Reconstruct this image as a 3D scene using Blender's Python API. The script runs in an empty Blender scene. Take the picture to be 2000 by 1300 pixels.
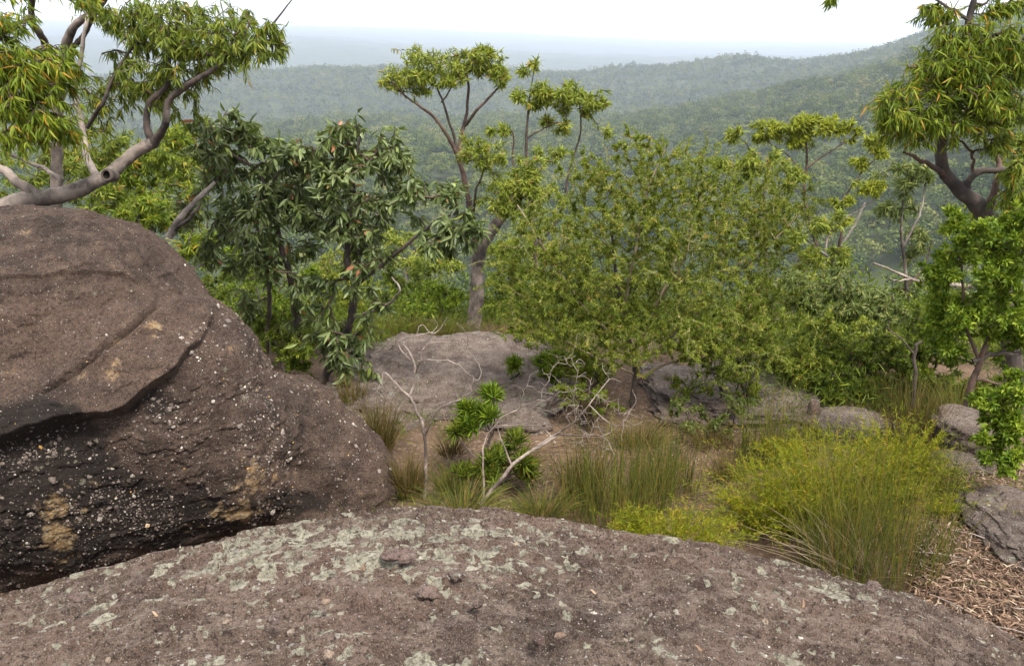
import bpy, math, random
import numpy as np
from math import radians, sin, cos, tan, atan, pi, sqrt

# ---------------------------------------------------------------- camera, sky, sun, exposure
scene = bpy.context.scene
COL = scene.collection
FPX, TH, CZ = 1600.0, atan(575 / 1600.0), 3.2          # focal length in photo pixels, downward tilt, eye height
cam = bpy.data.cameras.new('camera'); cam.sensor_width = 36.0; cam.lens = 36.0 * FPX / 2000.0
cam.clip_start = 0.05; cam.clip_end = 40000
cam_o = bpy.data.objects.new('camera', cam); COL.objects.link(cam_o)
cam_o.location = (0, 0, CZ); cam_o.rotation_euler = (pi / 2 - TH, 0, 0)
scene.camera = cam_o

SUN_EL, SUN_AZ = radians(60), radians(150)             # azimuth from +Y towards +X
world = bpy.data.worlds.new('World'); scene.world = world; world.use_nodes = True
wn, wl = world.node_tree.nodes, world.node_tree.links
wn.clear()
w_out = wn.new('ShaderNodeOutputWorld'); w_bg = wn.new('ShaderNodeBackground')
w_sky = wn.new('ShaderNodeTexSky'); w_sky.sky_type = 'NISHITA'; w_sky.sun_disc = False
w_sky.sun_elevation = SUN_EL; w_sky.sun_rotation = SUN_AZ
w_tc = wn.new('ShaderNodeTexCoord'); w_no = wn.new('ShaderNodeTexNoise')
w_no.inputs['Scale'].default_value = 2.2; w_no.inputs['Detail'].default_value = 5
w_map = wn.new('ShaderNodeMapping'); w_map.inputs['Scale'].default_value = (1, 1, 3.5)
w_rmp = wn.new('ShaderNodeValToRGB')                    # the unbroken cloud layer: brighter and duller patches of white
w_rmp.color_ramp.elements[0].position = 0.35; w_rmp.color_ramp.elements[0].color = (5.6, 5.75, 6.0, 1)
w_rmp.color_ramp.elements[1].position = 0.65; w_rmp.color_ramp.elements[1].color = (11.0, 11.0, 11.1, 1)
w_mix = wn.new('ShaderNodeMix'); w_mix.data_type = 'RGBA'; w_mix.inputs[0].default_value = 0.93
wl.new(w_tc.outputs['Generated'], w_map.inputs['Vector']); wl.new(w_map.outputs[0], w_no.inputs['Vector'])
wl.new(w_no.outputs[0], w_rmp.inputs[0])
wl.new(w_sky.outputs[0], w_mix.inputs[6]); wl.new(w_rmp.outputs[0], w_mix.inputs[7])
wl.new(w_mix.outputs[2], w_bg.inputs[0]); w_bg.inputs[1].default_value = 0.05
wl.new(w_bg.outputs[0], w_out.inputs[0])

sun = bpy.data.lights.new('sun', 'SUN'); sun.energy = 1.5; sun.angle = radians(14); sun.color = (1, .95, .85)
sun_o = bpy.data.objects.new('sun', sun); COL.objects.link(sun_o)
sun_o.rotation_euler = (pi / 2 - SUN_EL, 0, -SUN_AZ + pi)
sun_o.location = (-20, -20, 60)

scene.view_settings.view_transform = 'Standard'; scene.view_settings.look = 'None'
scene.view_settings.exposure = 2.35; scene.view_settings.gamma = 1
cy = scene.cycles
cy.max_bounces = 6; cy.diffuse_bounces = 3; cy.glossy_bounces = 2; cy.transmission_bounces = 4
cy.volume_bounces = 1; cy.transparent_max_bounces = 4; cy.caustics_reflective = False; cy.caustics_refractive = False

HAZE_DENSITY = 0.00018

# ---------------------------------------------------------------- geometry helpers
def ray(px, py):
    u, v = (px - 1000.0) / FPX, (650.0 - py) / FPX
    y = cos(TH) + v * sin(TH); z = -sin(TH) + v * cos(TH)
    return np.array([u / y, 1.0, z / y])
def P(px, py, d):                                       # the point seen at a photo pixel at distance d in front of the camera
    return ray(px, py) * d + np.array([0, 0, CZ])
def S(px, py, d):                                       # metres per photo pixel there
    v = (650.0 - py) / FPX
    return d / (cos(TH) + v * sin(TH)) / FPX
def project(V):
    X, Y, Z = V[:, 0], V[:, 1], V[:, 2] - CZ
    fw = np.maximum(Y * cos(TH) - Z * sin(TH), 1e-3); up = Y * sin(TH) + Z * cos(TH)
    return 1000 + FPX * X / fw, 650 - FPX * up / fw

_g = np.random.default_rng(7)
_perm = _g.permutation(256); _perm = np.concatenate([_perm, _perm, _perm])
_grad = _g.normal(size=(256, 3)); _grad /= np.linalg.norm(_grad, axis=1)[:, None]
def noise3(V, s=1.0):
    p = np.asarray(V, float) * s + 100.37
    i = np.floor(p).astype(int); f = p - i; i &= 255
    w = f * f * f * (f * (f * 6 - 15) + 10)
    out = 0
    for a in (0, 1):
        for b in (0, 1):
            for c in (0, 1):
                h = _perm[_perm[_perm[i[:, 0] + a] + i[:, 1] + b] + i[:, 2] + c]
                d = f - np.array([a, b, c])
                g = (_grad[h] * d).sum(1)
                out = out + g * (w[:, 0] if a else 1 - w[:, 0]) * (w[:, 1] if b else 1 - w[:, 1]) * (w[:, 2] if c else 1 - w[:, 2])
    return out
def fbm(V, s, octs=4, gain=.5):
    o, a = 0, 1.0
    for k in range(octs):
        o = o + a * noise3(V + 17.3 * k, s); a *= gain; s *= 2.03
    return o
def sstep(a, b, x):
    t = np.clip((np.asarray(x, float) - a) / (b - a), 0, 1); return t * t * (3 - 2 * t)
def norm(v): return v / np.maximum(np.linalg.norm(v, axis=-1, keepdims=True), 1e-9)

class MB:                                               # collects faces, builds ONE mesh object
    def __init__(self): self.v, self.f, self.r, self.m, self.n, self.s = [], [], [], [], 0, []
    def add(self, V, F, rnd=0.5, mi=0, smooth=True):    # F: (n,k) int array
        V = np.asarray(V, np.float32).reshape(-1, 3); F = np.asarray(F, np.int64)
        if len(F) == 0: return
        self.v.append(V); self.f.append(F + self.n); self.n += len(V)
        self.r.append(np.broadcast_to(np.asarray(rnd, np.float32), (len(F),)))
        self.m.append(np.full(len(F), mi, np.int32)); self.s.append(np.full(len(F), smooth, bool))
    def mesh(self, name, mats, origin=(0, 0, 0)):
        me = bpy.data.meshes.new(name)
        if self.n == 0: return me
        V = np.concatenate(self.v) - np.asarray(origin, np.float32)
        li = np.concatenate([f.ravel() for f in self.f])
        lt = np.concatenate([np.full(len(f), f.shape[1]) for f in self.f])
        ls = np.concatenate([[0], np.cumsum(lt)[:-1]])
        me.vertices.add(len(V)); me.vertices.foreach_set('co', V.astype(np.float32).ravel())
        me.loops.add(len(li)); me.loops.foreach_set('vertex_index', li.astype(np.int32))
        me.polygons.add(len(lt)); me.polygons.foreach_set('loop_start', ls.astype(np.int32))
        me.polygons.foreach_set('material_index', np.concatenate(self.m))
        me.polygons.foreach_set('use_smooth', np.concatenate(self.s))
        a = me.attributes.new('rnd', 'FLOAT', 'FACE'); a.data.foreach_set('value', np.concatenate(self.r).astype(np.float32))
        for m in (mats if isinstance(mats, (list, tuple)) else [mats]): me.materials.append(m)
        me.update(calc_edges=True); me.validate()
        return me
    def build(self, name, mats, parent=None, origin=(0, 0, 0)):
        o = bpy.data.objects.new(name, self.mesh(name, mats, origin)); COL.objects.link(o)
        if parent: o.parent = parent
        else: o.location = origin
        return o
def tag(o, label=None, cat=None, group=None, kind=None):
    if label: o['label'] = label
    if cat: o['category'] = cat
    if group: o['group'] = group
    if kind or cat: o['kind'] = kind or 'thing'
    return o
def empty(name, loc, label, cat, group=None):
    o = bpy.data.objects.new(name, None); COL.objects.link(o); o.location = tuple(float(c) for c in loc)
    o.empty_display_size = .1
    return tag(o, label, cat, group)
def grid_faces(nu, nv, wrap=False):                     # rows nu, columns nv
    a = np.arange(nu - 1)[:, None] * nv; c = np.arange(nv if wrap else nv - 1)[None, :]; d = (c + 1) % nv
    return np.stack([a + c, a + d, a + nv + d, a + nv + c], -1).reshape(-1, 4)
def tubes(mb, Pt, R, k=5, rnd=.5, mi=0):                # Pt (B,m,3), R (B,m): B tubes of m points
    Pt = np.asarray(Pt, float); R = np.asarray(R, float)
    if Pt.ndim == 2: Pt, R = Pt[None], R[None]
    B, m, _ = Pt.shape
    T = norm(np.gradient(Pt, axis=1))
    ref = np.where(np.abs(T[:, :1, 2:3]) > .9, np.array([1., 0, 0]), np.array([0, 0, 1.]))
    ref = np.broadcast_to(ref, T.shape)
    A = norm(np.cross(T, ref)); Bn = np.cross(T, A)
    an = np.linspace(0, 2 * pi, k, endpoint=False)
    V = Pt[:, :, None, :] + R[:, :, None, None] * (A[:, :, None, :] * np.cos(an)[None, None, :, None] + Bn[:, :, None, :] * np.sin(an)[None, None, :, None])
    F = grid_faces(m, k, True)
    F = (F[None] + (np.arange(B) * m * k)[:, None, None]).reshape(-1, 4)
    rr = np.repeat(np.broadcast_to(np.asarray(rnd, float), (B,)), (m - 1) * k)
    mb.add(V.reshape(-1, 3), F, rr, mi)
def catmull(pts, n):
    p = np.asarray(pts, float)
    if len(p) < 3: return p[0] + (p[-1] - p[0]) * np.linspace(0, 1, n)[:, None]
    p = np.vstack([2 * p[0] - p[1], p, 2 * p[-1] - p[-2]])
    t = np.linspace(0, len(p) - 3 - 1e-6, n); i = t.astype(int); f = (t - i)[:, None]
    a, b, c, d = p[i], p[i + 1], p[i + 2], p[i + 3]
    return .5 * (2 * b + (c - a) * f + (2 * a - 5 * b + 4 * c - d) * f ** 2 + (3 * b - a - 3 * c + d) * f ** 3)

# leaf templates: x along the leaf, y across, z normal
LEAF_FLAT = (np.array([[0, 0, 0], [.45, .5, .05], [1, 0, -.05], [.45, -.5, .05]], float), [np.array([[0, 1, 2, 3]])])
LEAF_SICKLE = (np.array([[0, 0, 0], [.3, .5, .06], [.3, -.5, .06], [.68, .52, .02], [.68, -.25, .02], [1, .55, -.1]], float),
               [np.array([[1, 2, 4, 3]]), np.array([[0, 2, 1], [3, 4, 5]])])
LEAF_FOLD = (np.array([[0, 0, 0], [.3, .5, .05], [.3, 0, -.03], [.3, -.5, .05], [.65, .45, .02], [.65, 0, -.06], [.65, -.45, .02], [1, 0, -.14]], float),
             [np.array([[1, 2, 5, 4], [2, 3, 6, 5]]), np.array([[0, 2, 1], [0, 3, 2], [4, 5, 7], [5, 6, 7]])])
def leaves(mb, pos, dirn, nor, L, Wd, tmpl, rnd, mi=0):
    T, FS = tmpl; n = len(pos)
    if n == 0: return
    X = norm(dirn); Y = norm(np.cross(nor, X)); Z = np.cross(X, Y)
    L = np.broadcast_to(L, (n,)); Wd = np.broadcast_to(Wd, (n,))
    V = pos[:, None] + X[:, None] * (T[None, :, 0:1] * L[:, None, None]) + Y[:, None] * (T[None, :, 1:2] * Wd[:, None, None]) + Z[:, None] * (T[None, :, 2:3] * L[:, None, None])
    off = (np.arange(n) * len(T))[:, None, None]
    first = True; base = mb.n
    for F in FS:
        FF = (F[None] + off).reshape(-1, F.shape[1]); rr = np.repeat(rnd, len(F))
        if first: mb.add(V.reshape(-1, 3), FF, rr, mi); first = False
        else:
            mb.f.append(FF + base); mb.r.append(rr.astype(np.float32)); mb.m.append(np.full(len(FF), mi, np.int32)); mb.s.append(np.ones(len(FF), bool))

# ---------------------------------------------------------------- materials
def srgb(r, g, b):
    c = np.array([r, g, b]) / 255.0
    c = np.where(c <= .04045, c / 12.92, ((c + .055) / 1.055) ** 2.4)
    return (float(c[0]), float(c[1]), float(c[2]), 1)
class NT:
    def __init__(self, name):
        self.m = bpy.data.materials.new(name); self.m.use_nodes = True
        self.t = self.m.node_tree; self.t.nodes.clear(); self.out = self.t.nodes.new('ShaderNodeOutputMaterial')
    def n(self, typ, props=None, **inp):
        nd = self.t.nodes.new('ShaderNode' + typ)
        for k, v in (props or {}).items(): setattr(nd, k, v)
        for k, v in inp.items():
            key = int(k[1:]) if k[0] == 'i' and k[1:].isdigit() else k.replace('_', ' ')
            s = nd.inputs[key]
            if isinstance(v, bpy.types.NodeSocket): self.t.links.new(v, s)
            else: s.default_value = v
        return nd
    def noise(self, vec, scale, detail=6, rough=.55, dist=0):
        return self.n('TexNoise', None, Vector=vec, Scale=scale, Detail=detail, Roughness=rough, Distortion=dist).outputs[0]
    def ramp(self, fac, stops, interp='LINEAR'):
        r = self.n('ValToRGB', None, Fac=fac); e = r.color_ramp.elements; r.color_ramp.interpolation = interp
        while len(e) < len(stops): e.new(.5)
        for i, (p, c) in enumerate(stops):
            e[i].position = p; e[i].color = c if hasattr(c, '__len__') else (c, c, c, 1)
        return r.outputs[0]
    def mix(self, fac, a, b, mode='MIX'):
        nd = self.n('Mix', {'data_type': 'RGBA', 'blend_type': mode}, i0=fac, i6=a, i7=b); return nd.outputs[2]
    def math(self, op, a, b=0.0):
        return self.n('Math', {'operation': op}, i0=a, i1=b).outputs[0]
    def obj(self): return self.n('TexCoord').outputs['Object']
    def pos(self): return self.n('NewGeometry').outputs['Position']
    def attr(self, nm='rnd'): return self.n('Attribute', {'attribute_name': nm}).outputs['Fac']
    def surf(self, sh): self.t.links.new(sh, self.out.inputs['Surface']); return self.m

def leaf_mat(name, stops, trans=.3, rough=.55, spec=.2):
    t = NT(name); r = t.attr()
    c = t.ramp(r, stops)
    nz = t.noise(t.pos(), 1.3, 3)
    c = t.mix(t.math('MULTIPLY', nz, .35), c, t.mix(.5, c, (.12, .13, .015, 1)))
    b = t.n('BsdfPrincipled', None, Base_Color=c, Roughness=rough, Specular_IOR_Level=spec)
    tr = t.n('BsdfTranslucent', None, Color=t.mix(.5, c, (.2, .26, .02, 1)))
    return t.surf(t.n('MixShader', None, Fac=trans, i1=b.outputs[0], i2=tr.outputs[0]).outputs[0])
def bark_mat(name, a, b, scale=14, stretch=.25, bump=.5):
    t = NT(name); v = t.n('Mapping', None, Vector=t.pos(), Scale=(1, 1, stretch)).outputs[0]
    n1 = t.noise(v, scale, 8, .65); n2 = t.noise(t.pos(), 5, 4)
    c = t.ramp(n1, [(.3, a), (.7, b)]); c = t.mix(t.ramp(n2, [(.5, 0), (.62, .6)]), c, tuple(min(1, 1.35 * x) for x in b[:3]) + (1,)); c = t.mix(t.ramp(n2, [(.36, .75), (.46, 0)]), c, tuple(.6 * x for x in a[:3]) + (1,))
    bp = t.n('Bump', None, Height=n1, Strength=bump, Distance=.02)
    return t.surf(t.n('BsdfPrincipled', None, Base_Color=c, Roughness=.85, Normal=bp.outputs[0]).outputs[0])
def plain_mat(name, stops, rough=.8):
    t = NT(name)
    return t.surf(t.n('BsdfPrincipled', None, Base_Color=t.ramp(t.attr(), stops), Roughness=rough, Specular_IOR_Level=.25).outputs[0])

M = {}
M['gum_green'] = leaf_mat('gum_green', [(0, (.04, .068, .008, 1)), (.5, (.115, .155, .014, 1)), (.88, (.23, .25, .03, 1)), (1, (.34, .21, .03, 1))])
M['gum_yellow'] = leaf_mat('gum_yellow', [(0, (.045, .08, .006, 1)), (.5, (.125, .18, .011, 1)), (.9, (.26, .29, .02, 1)), (1, (.38, .19, .02, 1))], .35)
M['gum_bright'] = leaf_mat('gum_bright', [(0, (.055, .085, .008, 1)), (.45, (.17, .215, .018, 1)), (.9, (.36, .38, .06, 1)), (1, (.32, .17, .05, 1))], .32)
M['gum_lime'] = leaf_mat('gum_lime', [(0, (.1, .13, .01, 1)), (.5, (.22, .25, .015, 1)), (1, (.34, .35, .03, 1))], .35)
M['gum_olive'] = leaf_mat('gum_olive', [(0, (.04, .065, .015, 1)), (.6, (.115, .145, .035, 1)), (1, (.22, .21, .07, 1))], .25)
M['broad_dark'] = leaf_mat('broad_dark', [(0, (.03, .05, .014, 1)), (.5, (.09, .125, .04, 1)), (.85, (.19, .23, .09, 1)), (.98, (.22, .28, .06, 1)), (1, (.3, .11, .06, 1))], .25, .42, .35)
M['fine_green'] = leaf_mat('fine_green', [(0, (.05, .085, .007, 1)), (.45, (.15, .195, .016, 1)), (.88, (.33, .36, .06, 1)), (1, (.38, .2, .06, 1))], .35)
M['fresh_green'] = leaf_mat('fresh_green', [(0, (.04, .085, .006, 1)), (.5, (.115, .185, .010, 1)), (1, (.30, .36, .03, 1))], .3)
M['shrub_green'] = leaf_mat('shrub_green', [(0, (.025, .048, .005, 1)), (.5, (.085, .125, .008, 1)), (1, (.24, .27, .02, 1))], .3)
M['rush'] = leaf_mat('rush', [(0, (.03, .045, .01, 1)), (.4, (.09, .115, .018, 1)), (.7, (.2, .19, .035, 1)), (1, (.26, .13, .05, 1))], .2)
M['rush_brown'] = leaf_mat('rush_brown', [(0, (.05, .045, .012, 1)), (.5, (.12, .09, .025, 1)), (1, (.26, .17, .07, 1))], .15)
M['feather'] = leaf_mat('feather', [(0, (.09, .12, .006, 1)), (.5, (.2, .225, .010, 1)), (.86, (.36, .32, .015, 1)), (1, (.45, .23, .03, 1))], .38)
M['bark_grey'] = bark_mat('bark_grey', (.03, .022, .018, 1), (.2, .16, .135, 1), 11, .5, .9)
M['bark_pale'] = bark_mat('bark_pale', (.09, .07, .06, 1), (.27, .225, .2, 1), 9, .4, .8)
M['bark_dark'] = bark_mat('bark_dark', (.018, .013, .011, 1), (.075, .055, .045, 1))
M['bark_brown'] = bark_mat('bark_brown', (.03, .017, .013, 1), (.10, .06, .045, 1))
M['twig'] = plain_mat('twig', [(0, (.025, .017, .013, 1)), (1, (.09, .06, .045, 1))])
M['twig_pale'] = plain_mat('twig_pale', [(0, (.14, .1, .06, 1)), (1, (.34, .27, .18, 1))])
M['dead_wood'] = bark_mat('dead_wood', (.08, .055, .045, 1), (.29, .235, .2, 1), 20, .4, .8)
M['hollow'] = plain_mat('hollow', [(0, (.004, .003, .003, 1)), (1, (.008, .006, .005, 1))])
M['litter'] = plain_mat('litter', [(0, (.03, .018, .012, 1)), (.4, (.11, .065, .042, 1)), (.8, (.23, .145, .095, 1)), (1, (.37, .29, .21, 1))], .7)

def rock_mat(name, base, dark, pale, lichen, lich, lich_scale=9.0, warm=None, grain=.5, stretch=(1, 1, 1), zone=False, stain_shade=False):
    t = NT(name); p0 = t.pos(); p = t.n('Mapping', None, Vector=p0, Scale=stretch).outputs[0]
    big = t.noise(p, 1.5, 6, .62); mid = t.noise(p, 8, 7, .7); fine = t.noise(p, 60, 6, .8); mic = t.noise(p, 210, 3, .8)
    c = t.ramp(big, [(.36, dark), (.58, base)])
    c = t.mix(t.ramp(mid, [(.44, 0), (.64, .75)]), c, pale)
    c = t.mix(t.ramp(mid, [(.3, .6), (.42, 0)]), c, dark)
    c = t.mix(t.ramp(fine, [(.40, .9), (.5, 0)]), c, tuple(.18 * x for x in base[:3]) + (1,))
    c = t.mix(t.ramp(mic, [(.36, .7), (.47, 0)]), c, tuple(.3 * x for x in base[:3]) + (1,))
    c = t.mix(t.math('MULTIPLY', t.ramp(mic, [(.55, 0), (.68, 1)]), grain), c, (.5, .43, .35, 1))
    if stain_shade:                                           # black biofilm mixed with painted undercut shade; ochre mineral patches; all ragged-edged
        wz = t.math('ADD', t.attr('stain_shade'), t.math('MULTIPLY', t.math('SUBTRACT', mid, .5), 1.2))
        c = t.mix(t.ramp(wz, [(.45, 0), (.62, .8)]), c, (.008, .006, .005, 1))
        wz = t.math('ADD', t.attr('ochre'), t.math('MULTIPLY', t.math('SUBTRACT', mid, .5), 3.0))
        c = t.mix(t.math('MULTIPLY', t.ramp(wz, [(.42, 0), (.65, 1)]), .75), c, t.mix(t.ramp(fine, [(.4, 0), (.6, 1)]), (.24, .105, .025, 1), (.40, .33, .2, 1)))
    # lichen: crusts with ragged outlines, thick in some zones and absent in others
    dv = t.n('Mix', {'data_type': 'VECTOR'}, i0=.07, i4=p, i5=t.n('TexNoise', None, Vector=p, Scale=18.0, Detail=5.0, Roughness=.7).outputs[1]).outputs[1]
    zn = t.attr('zone') if zone else t.noise(p, 1.1, 3, .5)
    lm = None
    for sc in (lich_scale, lich_scale * 2.3):
        vo = t.n('TexVoronoi', {'feature': 'F1'}, Vector=dv, Scale=sc)
        cr = t.n('SeparateColor', None, Color=vo.outputs['Color']).outputs[0]
        rad = t.math('MULTIPLY', t.math('SUBTRACT', t.math('ADD', t.math('MULTIPLY', zn, 1.1), cr), 1.45 - lich), .9)
        e = t.n('MapRange', None, Value=t.math('SUBTRACT', rad, vo.outputs['Distance']), i1=0.0, i2=.05).outputs[0]
        lm = e if lm is None else t.math('MAXIMUM', lm, e)
    lm = t.math('MULTIPLY', lm, t.math('MULTIPLY', t.ramp(fine, [(.36, .15), (.48, .95)]), t.ramp(mic, [(.34, .25), (.46, 1)])))
    c = t.mix(lm, c, t.mix(t.ramp(mid, [(.35, 0), (.65, 1)]), lichen, tuple(.6 * x for x in lichen[:3]) + (1,)))
    # quartz grains of many sizes
    gm = None
    for sc, th in (((85.0, .965), (150.0, .93)) if stain_shade else ((38.0, .95), (85.0, .9), (150.0, .86))):
        v2 = t.n('TexVoronoi', {'feature': 'F1'}, Vector=p, Scale=sc); s2 = t.n('SeparateColor', None, Color=v2.outputs['Color'])
        g = t.math('MULTIPLY', t.math('GREATER_THAN', s2.outputs[0], th), t.math('LESS_THAN', v2.outputs['Distance'], t.math('MULTIPLY', s2.outputs[2], .38)))
        gm = g if gm is None else t.math('MAXIMUM', gm, g)
    c = t.mix(t.math('MULTIPLY', gm, .75), c, t.ramp(mic, [(.3, (.3, .25, .22, 1)), (.55, (.6, .55, .5, 1))]))
    h = t.math('ADD', fine, t.math('ADD', t.math('MULTIPLY', lm, .45), t.math('MULTIPLY', mid, 1.4)))
    h = t.math('ADD', h, t.math('ADD', t.math('MULTIPLY', gm, .4), t.math('MULTIPLY', mic, .35)))
    bp = t.n('Bump', None, Height=h, Strength=1.0, Distance=.026)
    return t.surf(t.n('BsdfPrincipled', None, Base_Color=c, Roughness=.9, Specular_IOR_Level=.25, Normal=bp.outputs[0]).outputs[0])
M['rock_front'] = rock_mat('rock_front', (.168, .107, .083, 1), (.063, .040, .032, 1), (.30, .228, .185, 1), (.58, .54, .42, 1), .46, 12, zone=True, grain=.6)
M['rock_boulder'] = rock_mat('rock_boulder', (.088, .053, .038, 1), (.026, .0155, .012, 1), (.15, .10, .075, 1), (.28, .25, .18, 1), .05, 11, grain=.35, stain_shade=True)
M['rock_grey'] = rock_mat('rock_grey', (0.1615, 0.1148, 0.0952, 1), (0.0638, 0.0425, 0.0357, 1), (0.2720, 0.2210, 0.1870, 1), (0.3910, 0.3570, 0.2890, 1), .26, 6, stretch=(1, 1, 2.2))
M['pebble'] = plain_mat('pebble', [(0, (.05, .037, .03, 1)), (.5, (.14, .11, .095, 1)), (.85, (.36, .32, .28, 1)), (.95, (.5, .46, .4, 1)), (1, (.42, .24, .07, 1))], .6)
M['stone'] = rock_mat('stone', (.2, .13, .11, 1), (.1, .06, .05, 1), (.28, .22, .19, 1), (.36, .34, .27, 1), .2, 25)
M['quartz'] = rock_mat('quartz', (.42, .30, .22, 1), (.25, .15, .1, 1), (.55, .48, .41, 1), (.5, .45, .38, 1), .1, 30)

def ground_mat():
    t = NT('ground'); p = t.pos()
    n1 = t.noise(p, 2.2, 6, .65); n2 = t.noise(p, 28, 6, .7)
    c = t.ramp(n1, [(.35, (.045, .03, .02, 1)), (.65, (.12, .08, .055, 1))])
    c = t.mix(t.ramp(n2, [(.5, 0), (.7, .7)]), c, (.26, .17, .12, 1))
    far = t.ramp(t.noise(p, .03, 8, .75), [(.35, (.012, .018, .008, 1)), (.62, (.05, .062, .022, 1))])
    d = t.n('SeparateXYZ', None, Vector=p).outputs[1]
    c = t.mix(t.n('MapRange', None, Value=d, i1=11.0, i2=16.0).outputs[0], c, far)
    bp = t.n('Bump', None, Height=n2, Strength=.6, Distance=.02)
    return t.surf(t.n('BsdfPrincipled', None, Base_Color=c, Roughness=.95, Specular_IOR_Level=.1, Normal=bp.outputs[0]).outputs[0])
M['ground'] = ground_mat()
def forest_mat():
    t = NT('forest'); p = t.pos(); r = t.attr()
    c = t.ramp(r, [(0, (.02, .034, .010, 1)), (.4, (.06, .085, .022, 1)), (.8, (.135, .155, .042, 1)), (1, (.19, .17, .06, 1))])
    b = t.n('BsdfDiffuse', None, Color=c); tr = t.n('BsdfTranslucent', None, Color=c)
    return t.surf(t.n('MixShader', None, Fac=.2, i1=b.outputs[0], i2=tr.outputs[0]).outputs[0])
M['forest'] = forest_mat()

# ---------------------------------------------------------------- the ground, from the outcrop to the horizon
def near_ground(x, y):
    V = np.stack([x, y, np.zeros_like(x)], -1)
    z = -0.02 - .025 * (y - 5) + .05 * fbm(V, .9, 3) + .22 * sstep(1.6, 2.8, x) * (1 - sstep(4.5, 6.5, y))
    return z - .2 * np.maximum(y - 8.4, 0)
_PX = np.array([0, 400, 600, 750, 1000, 1150, 1300, 1450, 1550, 1650, 1790, 1900, 2000, 2300])
def slope_at(py):
    v = (650.0 - np.asarray(py, float)) / FPX
    return (-sin(TH) + v * cos(TH)) / (cos(TH) + v * sin(TH))
_R = np.log(np.array([230., 600, 1000, 1350, 1900, 3000, 5200, 10500, 14000]))
_Z = np.stack([
    np.full(14, -95.), np.interp(_PX, [1100, 1400, 1600, 1800, 2000], [-90, -87, -74, -62, -45]),
    1000 * slope_at(np.interp(_PX, [0, 500, 700, 1000, 1200, 1400, 1600, 1750, 2000], [255, 247, 244, 240, 232, 200, 157, 118, 60])) - 6,
    np.interp(_PX, [1000, 1200, 1400, 1600, 1800, 2000], [-140, -130, -105, -75, -30, 0]),
    1900 * slope_at(np.array([152, 150, 138, 134, 145, 145, 134, 116, 125, 109, 69, 38, 14, 0])) - 6,
    np.full(14, -150.), np.interp(_PX, [0, 600, 1100, 2000], [20, 5, -90, -120]),
    np.interp(_PX, [0, 500, 900, 1300, 2000], [162, 150, 86, -30, -80]), np.full(14, -40.)])
def terrain(x, y):
    r = np.hypot(x, y); px = np.where(y > .05, 1000 + FPX * x / np.maximum(y, .05) * 1.0 / 1.04 * 1.08, np.where(x > 0, 2300, 0))
    px = np.clip(px, 0, 2300); lr = np.log(np.maximum(r, 1.0))
    cols = np.stack([np.interp(px, _PX, z) for z in _Z], 0)
    i = np.clip(np.searchsorted(_R, lr) - 1, 0, len(_R) - 2)
    t = np.clip((lr - _R[i]) / (_R[i + 1] - _R[i]), 0, 1); t = t * t * (3 - 2 * t)
    j = np.arange(len(r)); far = cols[i, j] * (1 - t) + cols[i + 1, j] * t + CZ
    V = np.stack([x, y, np.zeros_like(x)], -1)
    far = far + fbm(V, 1 / 160., 3) * np.interp(r, [230, 500, 1500, 8000], [5, 15, 16, 14]) + 5.5 * fbm(V, 1 / 62., 2) * sstep(200, 420, r) * (1 - sstep(1800, 2600, r)) + np.interp(r, [1500, 4000], [0, 1]) * fbm(V, 1 / 900., 3) * 22
    edge = 12.0 + .8 * noise3(V, .35)
    near = near_ground(x, np.minimum(y, edge))
    drop = near - .46 * np.maximum(y - edge, 0) + .4 * fbm(V, .2, 3) * sstep(0, 6, y - edge)
    w = sstep(150, 260, r)
    far_y = np.where(y > 12, np.maximum(drop, -100) * (1 - w) + far * w, near)
    return far_y
na = 900
rad = np.concatenate([np.linspace(.6, 14, 130), np.geomspace(14.3, 14000, 270)])
ang = np.linspace(0, 2 * pi, na, endpoint=False)
# finer columns inside the view
ang = np.concatenate([np.linspace(radians(45), radians(135), 700, endpoint=False), np.linspace(radians(135), radians(405), 200, endpoint=False)])
X = rad[:, None] * np.cos(ang)[None]; Y = rad[:, None] * np.sin(ang)[None]
V = np.stack([X.ravel(), Y.ravel(), terrain(X.ravel(), Y.ravel())], -1)
mb = MB(); mb.add(V, grid_faces(len(rad), len(ang), True)[:, ::-1])
c0 = len(V); mb.v[0] = np.vstack([mb.v[0], [[0, 0, -.02]]]).astype(np.float32); mb.n += 1
k = np.arange(len(ang)); mb.f.append(np.stack([np.full(len(ang), c0), k, (k + 1) % len(ang)], -1)); mb.r.append(np.zeros(len(ang), np.float32)); mb.m.append(np.zeros(len(ang), np.int32)); mb.s.append(np.ones(len(ang), bool))
tag(mb.build('ground', M['ground']), kind='structure')

# ---------------------------------------------------------------- valley forest
def crown_proto(rng, blobs, quads, size=1.0):           # a eucalypt crown: domed blobs of leaf clumps, unit height about 1
    pos, nor, rr, sz = [], [], [], []
    for b in range(blobs):
        a = 2.4 * b + rng.uniform(-.5, .5); q = rng.uniform(.12, .30) if b else 0
        c = np.array([q * cos(a), q * sin(a), rng.uniform(.62, .86) - .75 * q]); br = rng.uniform(.13, .22)
        d = norm(rng.normal(size=(quads, 3)) + np.array([0, 0, .5])); d[:, 2] *= .8
        pos.append(c + d * br * rng.uniform(.8, 1.06, (quads, 1))); nor.append(norm(d + rng.normal(size=(quads, 3)) * .16))
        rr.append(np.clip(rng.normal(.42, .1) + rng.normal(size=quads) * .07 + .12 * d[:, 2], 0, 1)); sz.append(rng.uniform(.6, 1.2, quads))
    return np.concatenate(pos), np.concatenate(nor), np.concatenate(rr), np.concatenate(sz)
def crown_quads(mb, pos, nor, rr, s, rng):
    d = norm(np.cross(nor, rng.normal(size=pos.shape)))
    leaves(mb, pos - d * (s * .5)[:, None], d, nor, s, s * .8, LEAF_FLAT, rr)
rng = np.random.default_rng(11)
cand = []
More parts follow.
